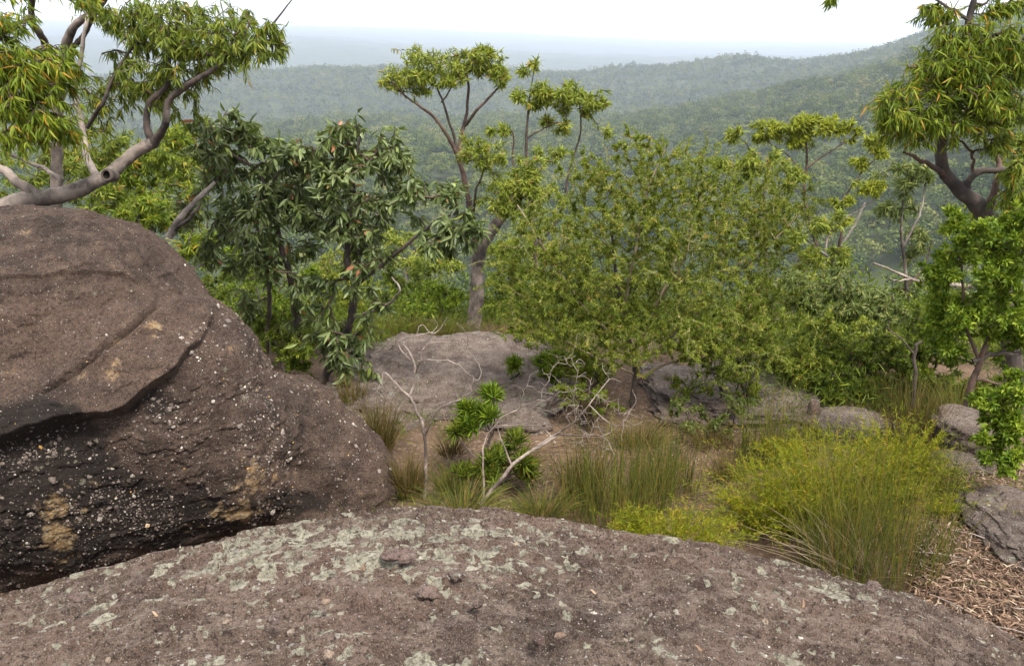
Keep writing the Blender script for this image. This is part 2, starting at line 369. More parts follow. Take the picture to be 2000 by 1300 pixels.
for r0, r1, sp in ((180, 600, 10.0), (600, 1050, 10.4), (1050, 2250, 11.5)):
    n = int(.5 * (r1 ** 2 - r0 ** 2) * radians(80) / sp ** 2)
    r = np.sqrt(rng.uniform(r0 ** 2, r1 ** 2, n)); a = radians(90) + rng.uniform(-radians(40), radians(40), n)
    cand.append(np.stack([r * np.cos(a), r * np.sin(a), np.full(n, sp)], -1))
cand = np.concatenate(cand)
tz = terrain(cand[:, 0], cand[:, 1]); r = np.hypot(cand[:, 0], cand[:, 1])
stand = fbm(np.stack([cand[:, 0], cand[:, 1], cand[:, 0] * 0], -1), 1 / 95., 3)
hgt = np.clip(rng.normal(14, 3.2, len(cand)) + 5 * stand, 7, 24) * np.where(r < 600, .95, 1)
elev = (tz + hgt * .9 - CZ) / r
order = np.argsort(r); bins = ((np.arctan2(cand[:, 0], cand[:, 1]) + 1.0) * 180).astype(int)
mx = np.full(bins.max() + 2, -9.0); vis = np.zeros(len(cand), bool)
for i in order:
    b = bins[i]; vis[i] = elev[i] > mx[b] - (10.0 / r[i]); e2 = (tz[i] + 3 - CZ) / r[i]
    if e2 > mx[b]: mx[b] = e2
ppx, ppy = project(np.stack([cand[:, 0], cand[:, 1], tz + hgt], -1))
vis &= (ppx > -120) & (ppx < 2120) & (ppy > -60) & (ppy < 760)
idx = order[vis[order]]
print('valley trees', len(idx), (r[idx] < 600).sum(), (r[idx] < 1050).sum())
NEAR_N = 240
protos = [crown_proto(rng, 11, 90) for _ in range(5)]
pm = []
for k, (pp, nn, rr, ss) in enumerate(protos):
    mb = MB(); crown_quads(mb, pp * np.array([1, 1, 1]) * 11, nn, rr, ss * .95, rng); cm = mb.mesh('valley_crown', M['forest'])
    mb = MB(); tubes(mb, np.array([[0, 0, -1.], [.1, 0, 3], [0, .15, 6], [.1, 0, 8.5]]), np.array([.28, .22, .17, .06]), 6); tm = mb.mesh('valley_trunk', M['bark_pale'])
    pm.append((cm, tm))
for q, i in enumerate(idx[:NEAR_N]):
    t = empty('valley_tree', (cand[i, 0], cand[i, 1], tz[i]), 'rounded grey-green gum tree in the forest on the valley floor', 'tree', 'trees in the valley forest')
    t.rotation_euler = (0, 0, rng.uniform(0, 6.28)); s = hgt[i] / 11; t.scale = (s, s, s)
    for nm, me in zip(('crown', 'trunk'), pm[q % 5]):
        o = bpy.data.objects.new(nm, me); COL.objects.link(o); o.parent = t
mb = MB()
lods = [(600, [crown_proto(rng, 8, 30) for _ in range(6)], 1.25), (1050, [crown_proto(rng, 7, 18) for _ in range(6)], 1.6), (9999, [crown_proto(rng, 5, 10) for _ in range(6)], 2.3)]
rest = idx[NEAR_N:]; lo = 0
for rmax, prs, qs in lods:
    sel = rest[(r[rest] >= lo) & (r[rest] < rmax)]; lo = rmax
    kind = rng.integers(0, 6, len(sel))
    for k in range(6):
        s = sel[kind == k]
        if len(s) == 0: continue
        pp, nn, rr, ss = prs[k]; n = len(s); a = rng.uniform(0, 6.28, n); h = hgt[s]
        w = rng.uniform(.85, 1.25, n)
        R = np.stack([np.stack([np.cos(a), -np.sin(a)], -1), np.stack([np.sin(a), np.cos(a)], -1)], 1)
        xy = np.einsum('nij,kj->nki', R, pp[:, :2]) * (h * w)[:, None, None]
        pos = np.concatenate([xy + cand[s, None, :2], pp[None, :, 2:3] * h[:, None, None] + tz[s, None, None]], -1).reshape(-1, 3)
        nxy = np.einsum('nij,kj->nki', R, nn[:, :2]); nr = np.concatenate([nxy, np.broadcast_to(nn[None, :, 2:3], (n, len(pp), 1))], -1).reshape(-1, 3)
        tr = rng.normal(0, .17, n) + .3 * stand[s]
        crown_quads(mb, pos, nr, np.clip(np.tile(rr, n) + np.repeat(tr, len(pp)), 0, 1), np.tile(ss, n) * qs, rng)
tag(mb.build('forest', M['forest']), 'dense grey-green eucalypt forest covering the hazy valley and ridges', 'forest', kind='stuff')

# ---------------------------------------------------------------- haze
def make_haze():
    x0, x1, y0, y1, z0, z1 = -14500, 14500, -14500, 14500, -240, 235
    c = np.array([[x0, y0, z0], [x1, y0, z0], [x1, y1, z0], [x0, y1, z0], [x0, y0, z1], [x1, y0, z1], [x1, y1, z1], [x0, y1, z1]], float)
    mb = MB(); mb.add(c, [[0, 3, 2, 1], [4, 5, 6, 7], [0, 1, 5, 4], [1, 2, 6, 5], [2, 3, 7, 6], [3, 0, 4, 7]], smooth=False)
    t = NT('haze'); v = t.n('VolumePrincipled', None, Color=(.74, .82, 1, 1), Density=HAZE_DENSITY, Anisotropy=.2)
    t.t.links.new(v.outputs[0], t.out.inputs['Volume'])
    tag(mb.build('haze', t.m), 'thin pale blue haze filling the valley air', 'haze', kind='stuff')
make_haze()

# ---------------------------------------------------------------- rocks
def polyline_sd(px, py, pts):                           # distance to a drawn line and side (positive above / left of its direction)
    best = np.full(px.shape, 1e9); side = np.zeros(px.shape); tt = np.zeros(px.shape); n = len(pts) - 1
    for i in range(n):
        a, b = np.array(pts[i], float), np.array(pts[i + 1], float); ab = b - a; L2 = ab @ ab
        t = np.clip(((px - a[0]) * ab[0] + (py - a[1]) * ab[1]) / L2, 0, 1)
        d = np.hypot(px - a[0] - t * ab[0], py - a[1] - t * ab[1])
        m = d < best; best = np.where(m, d, best)
        side = np.where(m, np.sign(ab[1] * (px - a[0]) - ab[0] * (py - a[1])), side); tt = np.where(m, (i + t) / n, tt)
    return best, -side, tt
def grid_normals(G):
    return norm(np.cross(np.gradient(G, axis=1), np.gradient(G, axis=0)))
ico = None
def pebble_tmpl():
    t = (1 + 5 ** .5) / 2
    v = np.array([[-1, t, 0], [1, t, 0], [-1, -t, 0], [1, -t, 0], [0, -1, t], [0, 1, t], [0, -1, -t], [0, 1, -t], [t, 0, -1], [t, 0, 1], [-t, 0, -1], [-t, 0, 1]], float)
    f = [[0, 11, 5], [0, 5, 1], [0, 1, 7], [0, 7, 10], [0, 10, 11], [1, 5, 9], [5, 11, 4], [11, 10, 2], [10, 7, 6], [7, 1, 8], [3, 9, 4], [3, 4, 2], [3, 2, 6], [3, 6, 8], [3, 8, 9], [4, 9, 5], [2, 4, 11], [6, 2, 10], [8, 6, 7], [9, 8, 1]]
    v = list(map(tuple, norm(v))); cache = {}; out = []
    def mid(a, b):
        k = (min(a, b), max(a, b))
        if k not in cache: v.append(tuple(norm(np.array(v[a]) + np.array(v[b])))); cache[k] = len(v) - 1
        return cache[k]
    for a, b, c in f:
        x, y, z = mid(a, b), mid(b, c), mid(c, a); out += [[a, x, z], [b, y, x], [c, z, y], [x, y, z]]
    return np.array(v), np.array(out)
PEB_V, PEB_F = pebble_tmpl()
def pebbles(mb, pos, nor, size, rng, mi, rnd, flat=.55):
    n = len(pos)
    if n == 0: return
    t = norm(np.cross(nor, rng.normal(size=(n, 3)))); b = np.cross(nor, t)
    jit = 1 + .22 * rng.normal(size=(n, len(PEB_V)))
    jit = np.clip(jit, .6, 1.4); a = rng.uniform(.6, 1.0, n)
    q = PEB_V[None] * jit[..., None]
    V = pos[:, None] + size[:, None, None] * (q[..., 0:1] * t[:, None] + q[..., 1:2] * a[:, None, None] * b[:, None] + q[..., 2:3] * flat * nor[:, None])
    F = (PEB_F[None] + (np.arange(n) * len(PEB_V))[:, None, None]).reshape(-1, 3)
    mb.add(V.reshape(-1, 3), F, np.repeat(rnd, len(PEB_F)), mi, smooth=False)

# the foreground dome: crest line read from the picture, about 3.4 m away
CR = np.array([[-500, 1290], [-200, 1205], [0, 1155], [200, 1100], [400, 1050], [600, 1008], [750, 990], [850, 985], [1000, 992], [1200, 1030], [1400, 1055], [1600, 1108], [1800, 1160], [1900, 1195], [2000, 1238], [2200, 1320], [2500, 1450]], float)
YC = 3.3
cp = np.array([P(a, b, YC) for a, b in CR])
def front_rock_z(x, y):
    zc = np.interp(x, cp[:, 0], cp[:, 2]); sl = (np.interp(x, cp[:, 0], cp[:, 2]) - CZ) / YC
    for s in (-.25, .25, -.12, .12): zc = zc + np.interp(x + s, cp[:, 0], cp[:, 2])
    zc = zc / 5.0; sl = (zc - CZ) / YC
    t = y - YC
    z = zc + sl * t - .145 * t * t - np.where(t > 0, .55 * t * t, 0)
    return z
def build_front():
    xs = np.linspace(-3.9, 4.3, 1000); ys = np.concatenate([np.linspace(-.2, 1.0, 50)[:-1], np.linspace(1.0, 3.6, 520)[:-1], np.linspace(3.6, 5.0, 90)])
    X, Y = np.meshgrid(xs, ys); x, y = X.ravel(), Y.ravel(); z = front_rock_z(x, y)
    V = np.stack([x, y, z], -1); H = V * [1, 1, 0]
    bumps = .035 * fbm(H, .9, 3) + .012 * fbm(H, 5, 3) + .006 * fbm(H, 22, 3, .6)
    pl = fbm(H * [.8, 1.5, 0], 7.5, 4, .6); bumps = bumps + .018 * sstep(.10, .13, pl) + .015 * sstep(.30, .33, pl) + .004 * fbm(H, 60, 2, .6)
    rot = np.stack([x * .8 + y * .6, (-x * .6 + y * .8) * 9, x * 0], -1); bumps = bumps + sstep(.2, 1.4, x) * (.008 * fbm(rot + .4 * fbm(H, 2, 2)[:, None], 1.2, 3) - .012 * sstep(.3, .4, fbm(rot, .9, 2))) - .012 * sstep(.28, .36, -pl)   # flaking plates and shallow pits
    off = np.zeros(len(CR)); g = np.linspace(-300, 2300, 53); corr = np.zeros(53)
    for it in range(4):                                 # settle the crest on the outline read from the picture
        px, py = project(V); zz = z + bumps + np.interp(1000 + (px - 1000), g, corr)
        W = np.stack([x, y, zz], -1); qx, qy = project(W); b = np.clip(((qx + 325) / 50).astype(int), 0, 52); ok = y > 1.5
        mn = np.full(53, 9999.); np.minimum.at(mn, b[ok], qy[ok])
        d = np.where(mn < 9000, mn - np.interp(g, CR[:, 0], CR[:, 1]), 0); d = np.convolve(np.pad(d, 2, 'edge'), np.ones(5) / 5, 'valid'); corr = corr + d * .0023
    V[:, 2] = np.maximum(W[:, 2], -.8)
    mb = MB(); F = grid_faces(len(ys), len(xs)); mb.add(V, F)
    G = V.reshape(len(ys), len(xs), 3); N = grid_normals(G).reshape(-1, 3); N *= np.sign(N[:, 2:3])
    px, py = project(V)
    zone = .42 + .22 * fbm(H, 1.6, 3) + .42 * np.exp(-(((px - 560) / 330) ** 2 + ((py - 1065) / 75) ** 2)) + .22 * np.exp(-(((px - 1000) / 260) ** 2 + ((py - 1090) / 60) ** 2)) + .3 * np.exp(-(((px - 1640) / 120) ** 2 + ((py - 1150) / 40) ** 2)) + .1 * np.exp(-(((px - 100) / 220) ** 2 + ((py - 1200) / 70) ** 2))
    rng = np.random.default_rng(5)
    c = np.where((V[:, 1] > 1.2) & (V[:, 1] < 3.5))[0]
    s = rng.choice(c, 420, replace=False); sz = np.clip(rng.lognormal(-5.75, .55, len(s)), .0015, .014)
    pebbles(mb, V[s] + N[s] * sz[:, None] * .25, N[s], sz, rng, 1, rng.uniform(.1, .97, len(s)))
    o = mb.build('rock_outcrop', [M['rock_front'], M['pebble']], origin=(0, 2.5, .6))
    at = o.data.attributes.new('zone', 'FLOAT', 'POINT'); zz = np.zeros(len(o.data.vertices), np.float32); zz[:len(zone)] = zone; at.data.foreach_set('value', zz)
    tag(o, 'broad domed reddish-grey rock across the foreground with pale crusty lichen', 'rock')
build_front()

# the large boulder: smoothly joined lobes, seen as a star-shaped surface about its centre
def smin(a, b, k):
    h = np.clip(.5 + .5 * (b - a) / k, 0, 1); return b * (1 - h) + a * h - k * h * (1 - h)
def build_boulder():
    lob = [  # px,py,d, radii in m (x,y,z), tilt
        ((105, 640, 5.3), (1.02, .95, .80)), ((60, 880, 4.95), (1.52, 1.12, 1.05)), ((260, 820, 5.0), (.95, .90, .95)),
        ((-250, 650, 5.4), (1.3, 1.0, .85)), ((615, 985, 5.35), (.66, .60, .74)), ((450, 880, 5.0), (.52, .6, .62)), ((555, 850, 5.4), (.44, .5, .47))]
    lob = [(P(*c), np.array(r)) for c, r in lob]
    def sdf(p):
        o = None
        for c, r in lob:
            q = (p - c) / r; k0 = np.linalg.norm(q, axis=-1); k1 = np.linalg.norm(q / r, axis=-1)
            d = k0 * (k0 - 1) / np.maximum(k1, 1e-6); o = d if o is None else smin(o, d, .10)
        return o
    C = P(180, 850, 5.1); ax = norm(np.array([0, 0, CZ]) + np.array([.3, 0, .2]) - C)
    e1 = norm(np.cross(ax, [0, 0, 1])); e2 = np.cross(e1, ax)
    def dirs(n, m):
        th = np.linspace(.002, pi, n); ph = np.linspace(0, 2 * pi, m, endpoint=False)
        return (np.cos(th)[:, None, None] * ax + np.sin(th)[:, None, None] * (np.cos(ph)[None, :, None] * e1 + np.sin(ph)[None, :, None] * e2)), th, ph
    D, th0, ph0 = dirs(200, 320); f = D.reshape(-1, 3); lo = np.zeros(len(f)); hi = np.zeros(len(f)); ts = np.linspace(0, 4.2, 70)
    for t in ts:
        ins = sdf(C + f * t) < 0; hi = np.where(ins, t, hi)
    lo = hi.copy(); hi = hi + ts[1]
    for _ in range(12):
        md = (lo + hi) / 2; ins = sdf(C + f * md[:, None]) < 0; lo = np.where(ins, md, lo); hi = np.where(ins, hi, md)
    r0 = ((lo + hi) / 2).reshape(200, 320)
    n, m = 560, 900; D, th, ph = dirs(n, m); 
    ri = np.stack([np.interp(th, th0, r0[:, j]) for j in range(320)], 1); rp = np.concatenate([ri, ri[:, :1]], 1)
    r1 = np.stack([np.interp(ph, np.append(ph0, 2 * pi), rp[i]) for i in range(n)], 0)
    for _ in range(6):
        r1 = (r1 + np.roll(r1, 1, 1) + np.roll(r1, -1, 1)) / 3; r1[1:-1] = (r1[1:-1] + r1[:-2] + r1[2:]) / 3
    G = C + D * r1[..., None]; V = G.reshape(-1, 3); N = grid_normals(G).reshape(-1, 3)
    N *= np.sign((N * D.reshape(-1, 3)).sum(1))[:, None]
    px, py = project(V); front = (N * norm(np.array([0, 0, CZ]) - V)).sum(1)
    fr = sstep(-.1, .25, front)
    lam = fbm(V + .06 * fbm(V, 2.2, 2)[:, None], 1.0, 1) * 0 + fbm(V * [1.2, 1.2, 13.0] + .5 * fbm(V, 1.6, 2)[:, None], 1.0, 3)
    disp = .05 * fbm(V, 1.7, 3) + .018 * fbm(V, 6, 4, .6) + .008 * fbm(V, 26, 3, .6) + .014 * np.abs(lam) + .012 * sstep(.12, .2, fbm(V * [1, 1, 2.2], 4, 3))
    wob = 16 * fbm(V, 4, 3)
    # bedding ledge: bulging shell above, undercut dark face below
    d, s, t = polyline_sd(px, py + wob, [(-250, 905), (-60, 868), (60, 838), (130, 812), (240, 795), (320, 735), (385, 660), (415, 600), (430, 575)])
    sd = d * s; amt = fr * (1 - .9 * sstep(.5, .95, t)) 
    up = np.exp(-np.maximum(-sd, 0) / 90.0); dn = np.exp(-np.maximum(sd, 0) / 120.0)
    disp = disp + amt * np.where(sd < 0, .09 * up, .09 - (.20 + .05 * sstep(20, 260, sd)) * sstep(0, 14, sd) * (1 - .35 * sstep(120, 420, px)))
    # thinner crack curving across the upper shell
    d, s, t = polyline_sd(px, py + wob * .5, [(60, 790), (150, 738), (200, 690), (265, 640), (300, 605), (312, 560)])
    cr = fr * np.minimum(1, 6 * (1 - t)) * sstep(0, .15, t); disp = disp + cr * np.where(d * s < 0, .035 * np.exp(-d / 50.0), 0) - cr * .035 * np.exp(-(d / 5.0) ** 2)
    d, s, t = polyline_sd(px, py + wob * .4, [(-120, 548), (0, 548), (120, 538), (230, 545), (290, 560)])
    disp = disp + fr * np.where(d * s > 0, 0.0, .03 * np.exp(-d / 60.0)) * (1 - sstep(.8, 1, t))
    # seam between the main lobe and the low lobe, hollow under its foot
    d, s, t = polyline_sd(px, py, [(522, 690), (540, 760), (560, 840), (548, 885), (590, 920), (650, 965)])
    disp = disp - fr * .05 * np.exp(-(d / 22.0) ** 2) - fr * .07 * np.exp(-(((px - 655) / 45) ** 2 + ((py - 985) / 24) ** 2))
    V = V + N * disp[:, None]
    mb = MB(); mb.add(V, grid_faces(n, m, True))
    G = V.reshape(n, m, 3); N = grid_normals(G).reshape(-1, 3); N *= np.sign((N * D.reshape(-1, 3)).sum(1))[:, None]
    # conglomerate pebbles standing out of the weathered face, most of them below the ledge
    rng = np.random.default_rng(9); px, py = project(V); front = (N * norm(np.array([0, 0, CZ]) - V)).sum(1)
    face = (front > .05) & (px > -80) & (py < 1200)
    area = np.tile(np.sin(th)[:, None], (1, m)).ravel()
    dl, sl, _ = polyline_sd(px, py, [(-250, 905), (-60, 868), (130, 812), (240, 795), (320, 735), (415, 600), (430, 500)])
    w = area * face * np.where(dl * sl > 0, 1.0, .07) * (.25 + sstep(-.1, .35, fbm(V, 2.5, 2))); w /= w.sum()
    s = rng.choice(len(V), 5200, replace=False, p=w); sz = np.clip(rng.lognormal(-5.55, .55, len(s)), .0018, .022)
    pebbles(mb, V[s] + N[s] * sz[:, None] * .2, N[s], sz, rng, 1, np.clip(rng.normal(.36, .27, len(s)), 0, 1))
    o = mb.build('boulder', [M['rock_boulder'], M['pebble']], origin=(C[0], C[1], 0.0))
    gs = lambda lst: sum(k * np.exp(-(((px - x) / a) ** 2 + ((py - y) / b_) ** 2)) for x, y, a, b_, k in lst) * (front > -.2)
    for nm, val in (('stain_shade', .5 * fbm(V * [1, 1, .35], 3.0, 3) + gs([(120, 900, 190, 110, .95), (330, 1010, 220, 75, .75), (60, 1080, 190, 80, .7), (600, 980, 80, 28, .7), (20, 860, 90, 60, .6), (300, 790, 110, 40, .4)])),  # biofilm patches that also paint shade into the face below the ledge
                    ('ochre', .15 * fbm(V, 3.0, 3) + gs([(120, 1010, 45, 60, .6), (110, 1080, 30, 40, .5), (460, 1000, 60, 30, .6), (500, 935, 60, 40, .55), (290, 640, 40, 25, .5), (200, 720, 60, 25, .4), (360, 1030, 30, 30, .4)]))):
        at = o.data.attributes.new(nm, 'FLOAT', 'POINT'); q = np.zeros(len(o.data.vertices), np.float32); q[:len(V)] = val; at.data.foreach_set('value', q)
    tag(o, 'huge rounded dark brown boulder studded with pale pebbles at left', 'boulder')
build_boulder()

def rock(name, label, cat, px, py, d, rx, ry, rz, mat, seed, rough=.2, sink=.4, flat=0, res=(70, 110), rotz=0.0, oncenter=None):
    rng = np.random.default_rng(seed); c = P(px, py, d) if oncenter is None else np.array(oncenter)
    th = np.linspace(.0004, pi - .0004, res[0]); ph = np.linspace(0, 2 * pi, res[1], endpoint=False)
    D = np.stack([np.sin(th)[:, None] * np.cos(ph), np.sin(th)[:, None] * np.sin(ph), np.cos(th)[:, None] * np.ones_like(ph)], -1).reshape(-1, 3)
    sq = np.sign(D) * np.abs(D) ** (.8 if res[0] > 30 else 1.0)
    o = seed * 3.1
    k = 1 + rough * fbm(D + o, 1.1, 3) + .35 * rough * fbm(D + o, 4, 3) + .16 * rough * fbm(D + o, 13, 3)
    if res[0] > 60: k = k + .22 * rough * np.abs(fbm(D * [1.1, 1.1, 9.0] + o + .3 * fbm(D + o, 2, 2)[:, None], 1.3, 3)) + .05 * rough * fbm(D + o, 30, 2)
    V = sq * k[:, None]
    if flat: V[:, 2] = np.minimum(V[:, 2], flat + .05 * fbm(D + o, 3, 2))
    V = V * np.array([rx, ry, rz]); cr, sr = cos(rotz), sin(rotz)
    V = np.stack([V[:, 0] * cr - V[:, 1] * sr, V[:, 0] * sr + V[:, 1] * cr, V[:, 2]], -1) + c
    mb = MB(); mb.add(V, grid_faces(res[0], res[1], True)[:, ::-1])
    return tag(mb.build(name, mat, origin=(c[0], c[1], c[2] - rz * .5)), label, cat)
R_ = M['rock_grey']
rock('rock_slab', 'wide flat grey rock slab with lichen behind the dead grey bush', 'rock', 890, 790, 7.8, 1.3, 1.65, .5, R_, 3, .36, res=(170, 280))
rock('rock_slab', 'low mottled rock slab half hidden beneath the fine-leaved shrub', 'rock', 1420, 790, 7.3, .85, .9, .24, R_, 4, .36, res=(130, 220))
rock('rock_slab', 'sloping scaly grey rock at the right edge beside the leaf litter', 'rock', 2030, 1045, 4.5, .42, .5, .15, R_, 5, .36, res=(90, 140))
rock('rock', 'squared grey boulder with dark undercut near the right edge', 'rock', 1888, 845, 5.9, .25, .28, .17, R_, 8, .25, flat=.75)
rock('rock', 'low pinkish rock littered with dry leaves behind the yellow feathery plant', 'rock', 1655, 835, 6.5, .36, .28, .12, R_, 10, .3)
rock('rock', 'small pale upright stone beside the tall rush clump', 'rock', 1590, 800, 6.6, .05, .05, .09, M['stone'], 12, .3, res=(40, 60))
rock('rock', 'dark stone in the shade under the squared grey boulder', 'rock', 1870, 905, 5.6, .25, .15, .08, M['rock_grey'], 13, .3, res=(50, 80))

def on_front(px, py):                                   # where the view ray meets the foreground dome
    lo, hi = 1.0, YC; r_ = ray(px, py)
    for _ in range(40):
        y = (lo + hi) / 2; p = r_ * y + [0, 0, CZ]
        if p[2] > front_rock_z(np.array([p[0]]), np.array([y]))[0]: lo = y
        else: hi = y
    return r_ * lo + [0, 0, CZ]
LS = [(780, 1087, 30, 7, 'thin dark-edged stone flake lying highest on the foreground dome', 'stone'), (892, 1126, 18, 9, 'wedge-shaped pale stone chip with a dark shadowed side on the dome', 'stone'),
      (838, 1158, 25, 8, 'oval flat brown stone below the wedge-shaped chip', 'stone'), (898, 1030, 15, 6, 'small brown stone near the top of the foreground dome', 'stone'),
      (930, 1180, 14, 8, 'rounded pinkish stone right of the oval flat brown stone', 'stone'), (636, 1177, 9, 6, 'round tan quartz pebble sitting in a dark hollow', 'quartz'),
      (445, 1215, 11, 10, 'upright white stone chip on the left half of the dome', 'quartz'), (535, 1213, 14, 8, 'lumpy pink stone right of the upright white chip', 'stone'),
      (568, 1236, 8, 5, 'white quartz pebble below the lumpy pink stone', 'quartz'), (643, 1282, 13, 8, 'orange-tan pebble at the lower edge of the foreground dome', 'quartz'),
      (1092, 1243, 11, 6, 'curved white quartz chip right of centre on the dome', 'quartz'), (1052, 1252, 16, 10, 'weathered tan stone left of the curved white chip', 'stone'),
      (1220, 1251, 6, 4, 'tiny salmon pebble on the right half of the dome', 'quartz'), (1494, 1216, 8, 5, 'white oval pebble farthest right on the dome', 'quartz'),
      (150, 1168, 17, 7, 'brown stone flake at the left end of the foreground dome', 'stone'), (1705, 1146, 16, 7, 'dark stone at the rim of the dome beside the rush tussock', 'stone'), (212, 1290, 7, 5, 'small white pebble at the lower left corner', 'quartz')]
for i, (px, py, w, h, lab, mt) in enumerate(LS):
    p = on_front(px, py); s = S(px, py, p[1])
    rock('pebble' if mt == 'quartz' else 'stone', lab, 'pebble' if mt == 'quartz' else 'stone', 0, 0, 0, w * s, w * s * .75, h * s * .9, M[mt], 30 + i, .55, res=(26, 38), rotz=i * 1.3, oncenter=p + [0, 0, h * s * .5])

# ---------------------------------------------------------------- trees and shrubs
def px3(pts): return np.array([P(*p) for p in pts])
def limb_pts(pts, n, wob, seed):
    c = catmull(px3(pts), n); t = np.linspace(0, 1, n)
    return c + wob * np.stack([noise3(np.stack([t * 6, np.full(n, seed + 7.7 * k), np.zeros(n)], -1)) for k in range(3)], -1) * np.sin(pi * t)[:, None]
def grow(skel, sdir, tips, rng, m=6, curve=.5, up=0.0):
    n0, nt = len(skel), len(tips); tot = n0 + nt * (m - 1)
    nodes = np.empty((tot, 3)); dirs = np.empty((tot, 3)); own = np.full(tot, -1); nodes[:n0] = skel; dirs[:n0] = sdir; e = n0
    dist = np.concatenate([np.min(np.linalg.norm(q[:, None] - skel[None], axis=-1), 1) for q in np.array_split(tips, max(1, nt // 200))])
    paths = np.empty((nt, m, 3)); parent = np.full(nt, -1); t = np.linspace(0, 1, m)[:, None]
    for q, i in enumerate(np.argsort(dist)):
        v = tips[i] - nodes[:e]; d = np.sqrt(np.einsum('ij,ij->i', v, v)) + 1e-6; cs = np.einsum('ij,ij->i', v, dirs[:e]) / d
        k = np.argmin(d * (1 + .55 * (1 - cs)) + .02)
        a, b, L = nodes[k], tips[i], d[k]
        c = a + norm(dirs[k] * .7 + rng.normal(size=3) * .3 + np.array([0, 0, up])) * L * curve
        path = (1 - t) ** 2 * a + 2 * t * (1 - t) * c + t * t * b
        path[1:-1] += rng.normal(size=(m - 2, 3)) * L * .022
        paths[q] = path; parent[q] = own[k]
        nodes[e:e + m - 1] = path[1:]; dirs[e:e + m - 1] = norm(np.diff(path, axis=0)); own[e:e + m - 1] = q; e += m - 1
    cnt = np.ones(nt)
    for q in range(nt - 1, -1, -1):
        if parent[q] >= 0: cnt[parent[q]] += cnt[q]
    return paths, cnt
def sample_clumps(clumps, rng, dens=1.0, sub=9, loose=1.0):
    out = []
    for cx, cy, rx, ry, d, n in clumps:
        n = max(3, int(n * dens)); k = max(1, n // sub); c = P(cx, cy, d); s = S(cx, cy, d)
        q = norm(rng.normal(size=(k, 3))) * rng.uniform(.1, 1.12 * loose, (k, 1)) ** .5
        q = q[rng.integers(0, k, n)] + rng.normal(size=(n, 3)) * [.17, .17, .15] * loose
        st = rng.uniform(size=n) < .07; q[st] *= 1.3
        out.append(c + q * np.array([rx * s, min(rx, ry * 1.4) * s, ry * s]))
    return np.concatenate(out)
def foliage(mb, paths, rng, n, L, W, tmpl, droop, spread, along=.55, tone=0.0, flatn=.5, rmean=.45, rsd=.22, mi=0, whorl=False):
    B, m, _ = paths.shape; tot = B * n
    t = 1 - along * rng.uniform(0, 1, (B, n)) ** 1.3
    if whorl: t = np.where(rng.uniform(size=(B, n)) < .6, 1 - .08 * rng.uniform(0, 1, (B, n)), t)
    x = t * (m - 1); i = np.minimum(x.astype(int), m - 2); f = (x - i)[..., None]; bi = np.arange(B)[:, None]
    p = (paths[bi, i] * (1 - f) + paths[bi, i + 1] * f).reshape(-1, 3)
    ax = norm(paths[bi, i + 1] - paths[bi, i]).reshape(-1, 3)
    rd = norm(rng.normal(size=(tot, 3))); d = norm(ax * .5 + rd * spread + np.array([0, 0, -droop]) * rng.uniform(.5, 1.4, (tot, 1)))
    nr = norm(rng.normal(size=(tot, 3)) * (1 - flatn) + np.array([0, -.15, flatn]))
    tw = np.repeat(rng.normal(0, .15, B), n)
    leaves(mb, p, d, nr, L * rng.uniform(.42, 1.3, tot), W * rng.uniform(.7, 1.25, tot), tmpl, np.clip(rng.normal(rmean + tone, rsd, tot) + tw, 0, 1))

def plant(name, label, cat, base, limbs, clumps, leaf, bark, twig, seed, leafmat, tip_r=.002, group=None, limb_k=8, curve=.45, up=.25, wob=.03, maxr=None, dens=1.7, sub=9, loose=1.0, thin=.85):
    """limbs: (part name, [(px,py,d)...], radius start px, radius end px[, bark])"""
    rng = np.random.default_rng(seed); b = np.array(base, float) if len(base) == 3 and not isinstance(base, tuple) else P(*base)
    root = empty(name, b, label, cat, group)
    sk, sd = [], []
    for li, l in enumerate(limbs):
        nm, pts, r0, r1 = l[:4]; bk = l[4] if len(l) > 4 else bark
        n = max(6, 5 * len(pts)); c = limb_pts(pts, n, wob, seed + li * 3.3)
        s0, s1 = S(*pts[0]), S(*pts[-1]); R = thin * np.linspace(r0 * s0, r1 * s1, n) * (1 + .07 * noise3(np.stack([np.linspace(0, 5, n), np.full(n, seed * 1.7 + li), np.zeros(n)], -1)) * 2)
        mb = MB(); tubes(mb, catmull(c, n * 4) if n * 4 < 200 else c, np.interp(np.linspace(0, 1, n * 4), np.linspace(0, 1, n), R) if n * 4 < 200 else R, limb_k + 2)
        q = mb.v[0].astype(float); rr = np.repeat(np.interp(np.linspace(0, 1, len(q) // (limb_k + 2)), np.linspace(0, 1, n), R), limb_k + 2)
        ofs = np.stack([fbm(q + 9.1 * j, .35 / max(R.mean(), .004), 3, .6) for j in range(3)], -1); mb.v[0] = (q + ofs * rr[:, None] * .34).astype(np.float32)
        mb.build(nm, M[bk], root, b)
        k0 = int(n * .3); sk.append(c[k0:]); sd.append(norm(np.gradient(c, axis=0))[k0:])
    if clumps:
        tips = sample_clumps(clumps, rng, dens, sub, loose)
        paths, cnt = grow(np.concatenate(sk), np.concatenate(sd), tips, rng, curve=curve, up=up)
        mr = maxr or tip_r * 6
        ra = np.minimum(tip_r * cnt ** .5 * 1.15, mr); rb = np.minimum(tip_r * np.maximum(cnt - 1, 1) ** .4, mr) * .75
        t = np.linspace(0, 1, paths.shape[1]); R = ra[:, None] * (1 - t) + np.minimum(rb, ra)[:, None] * t
        mb = MB(); tubes(mb, paths, R, 4, rng.uniform(0, 1, len(paths)), mi=1)
        if leaf: foliage(mb, paths, rng, **leaf)
        mb.build('crown', [M[leafmat or twig], M[twig]], root, b)
    return root

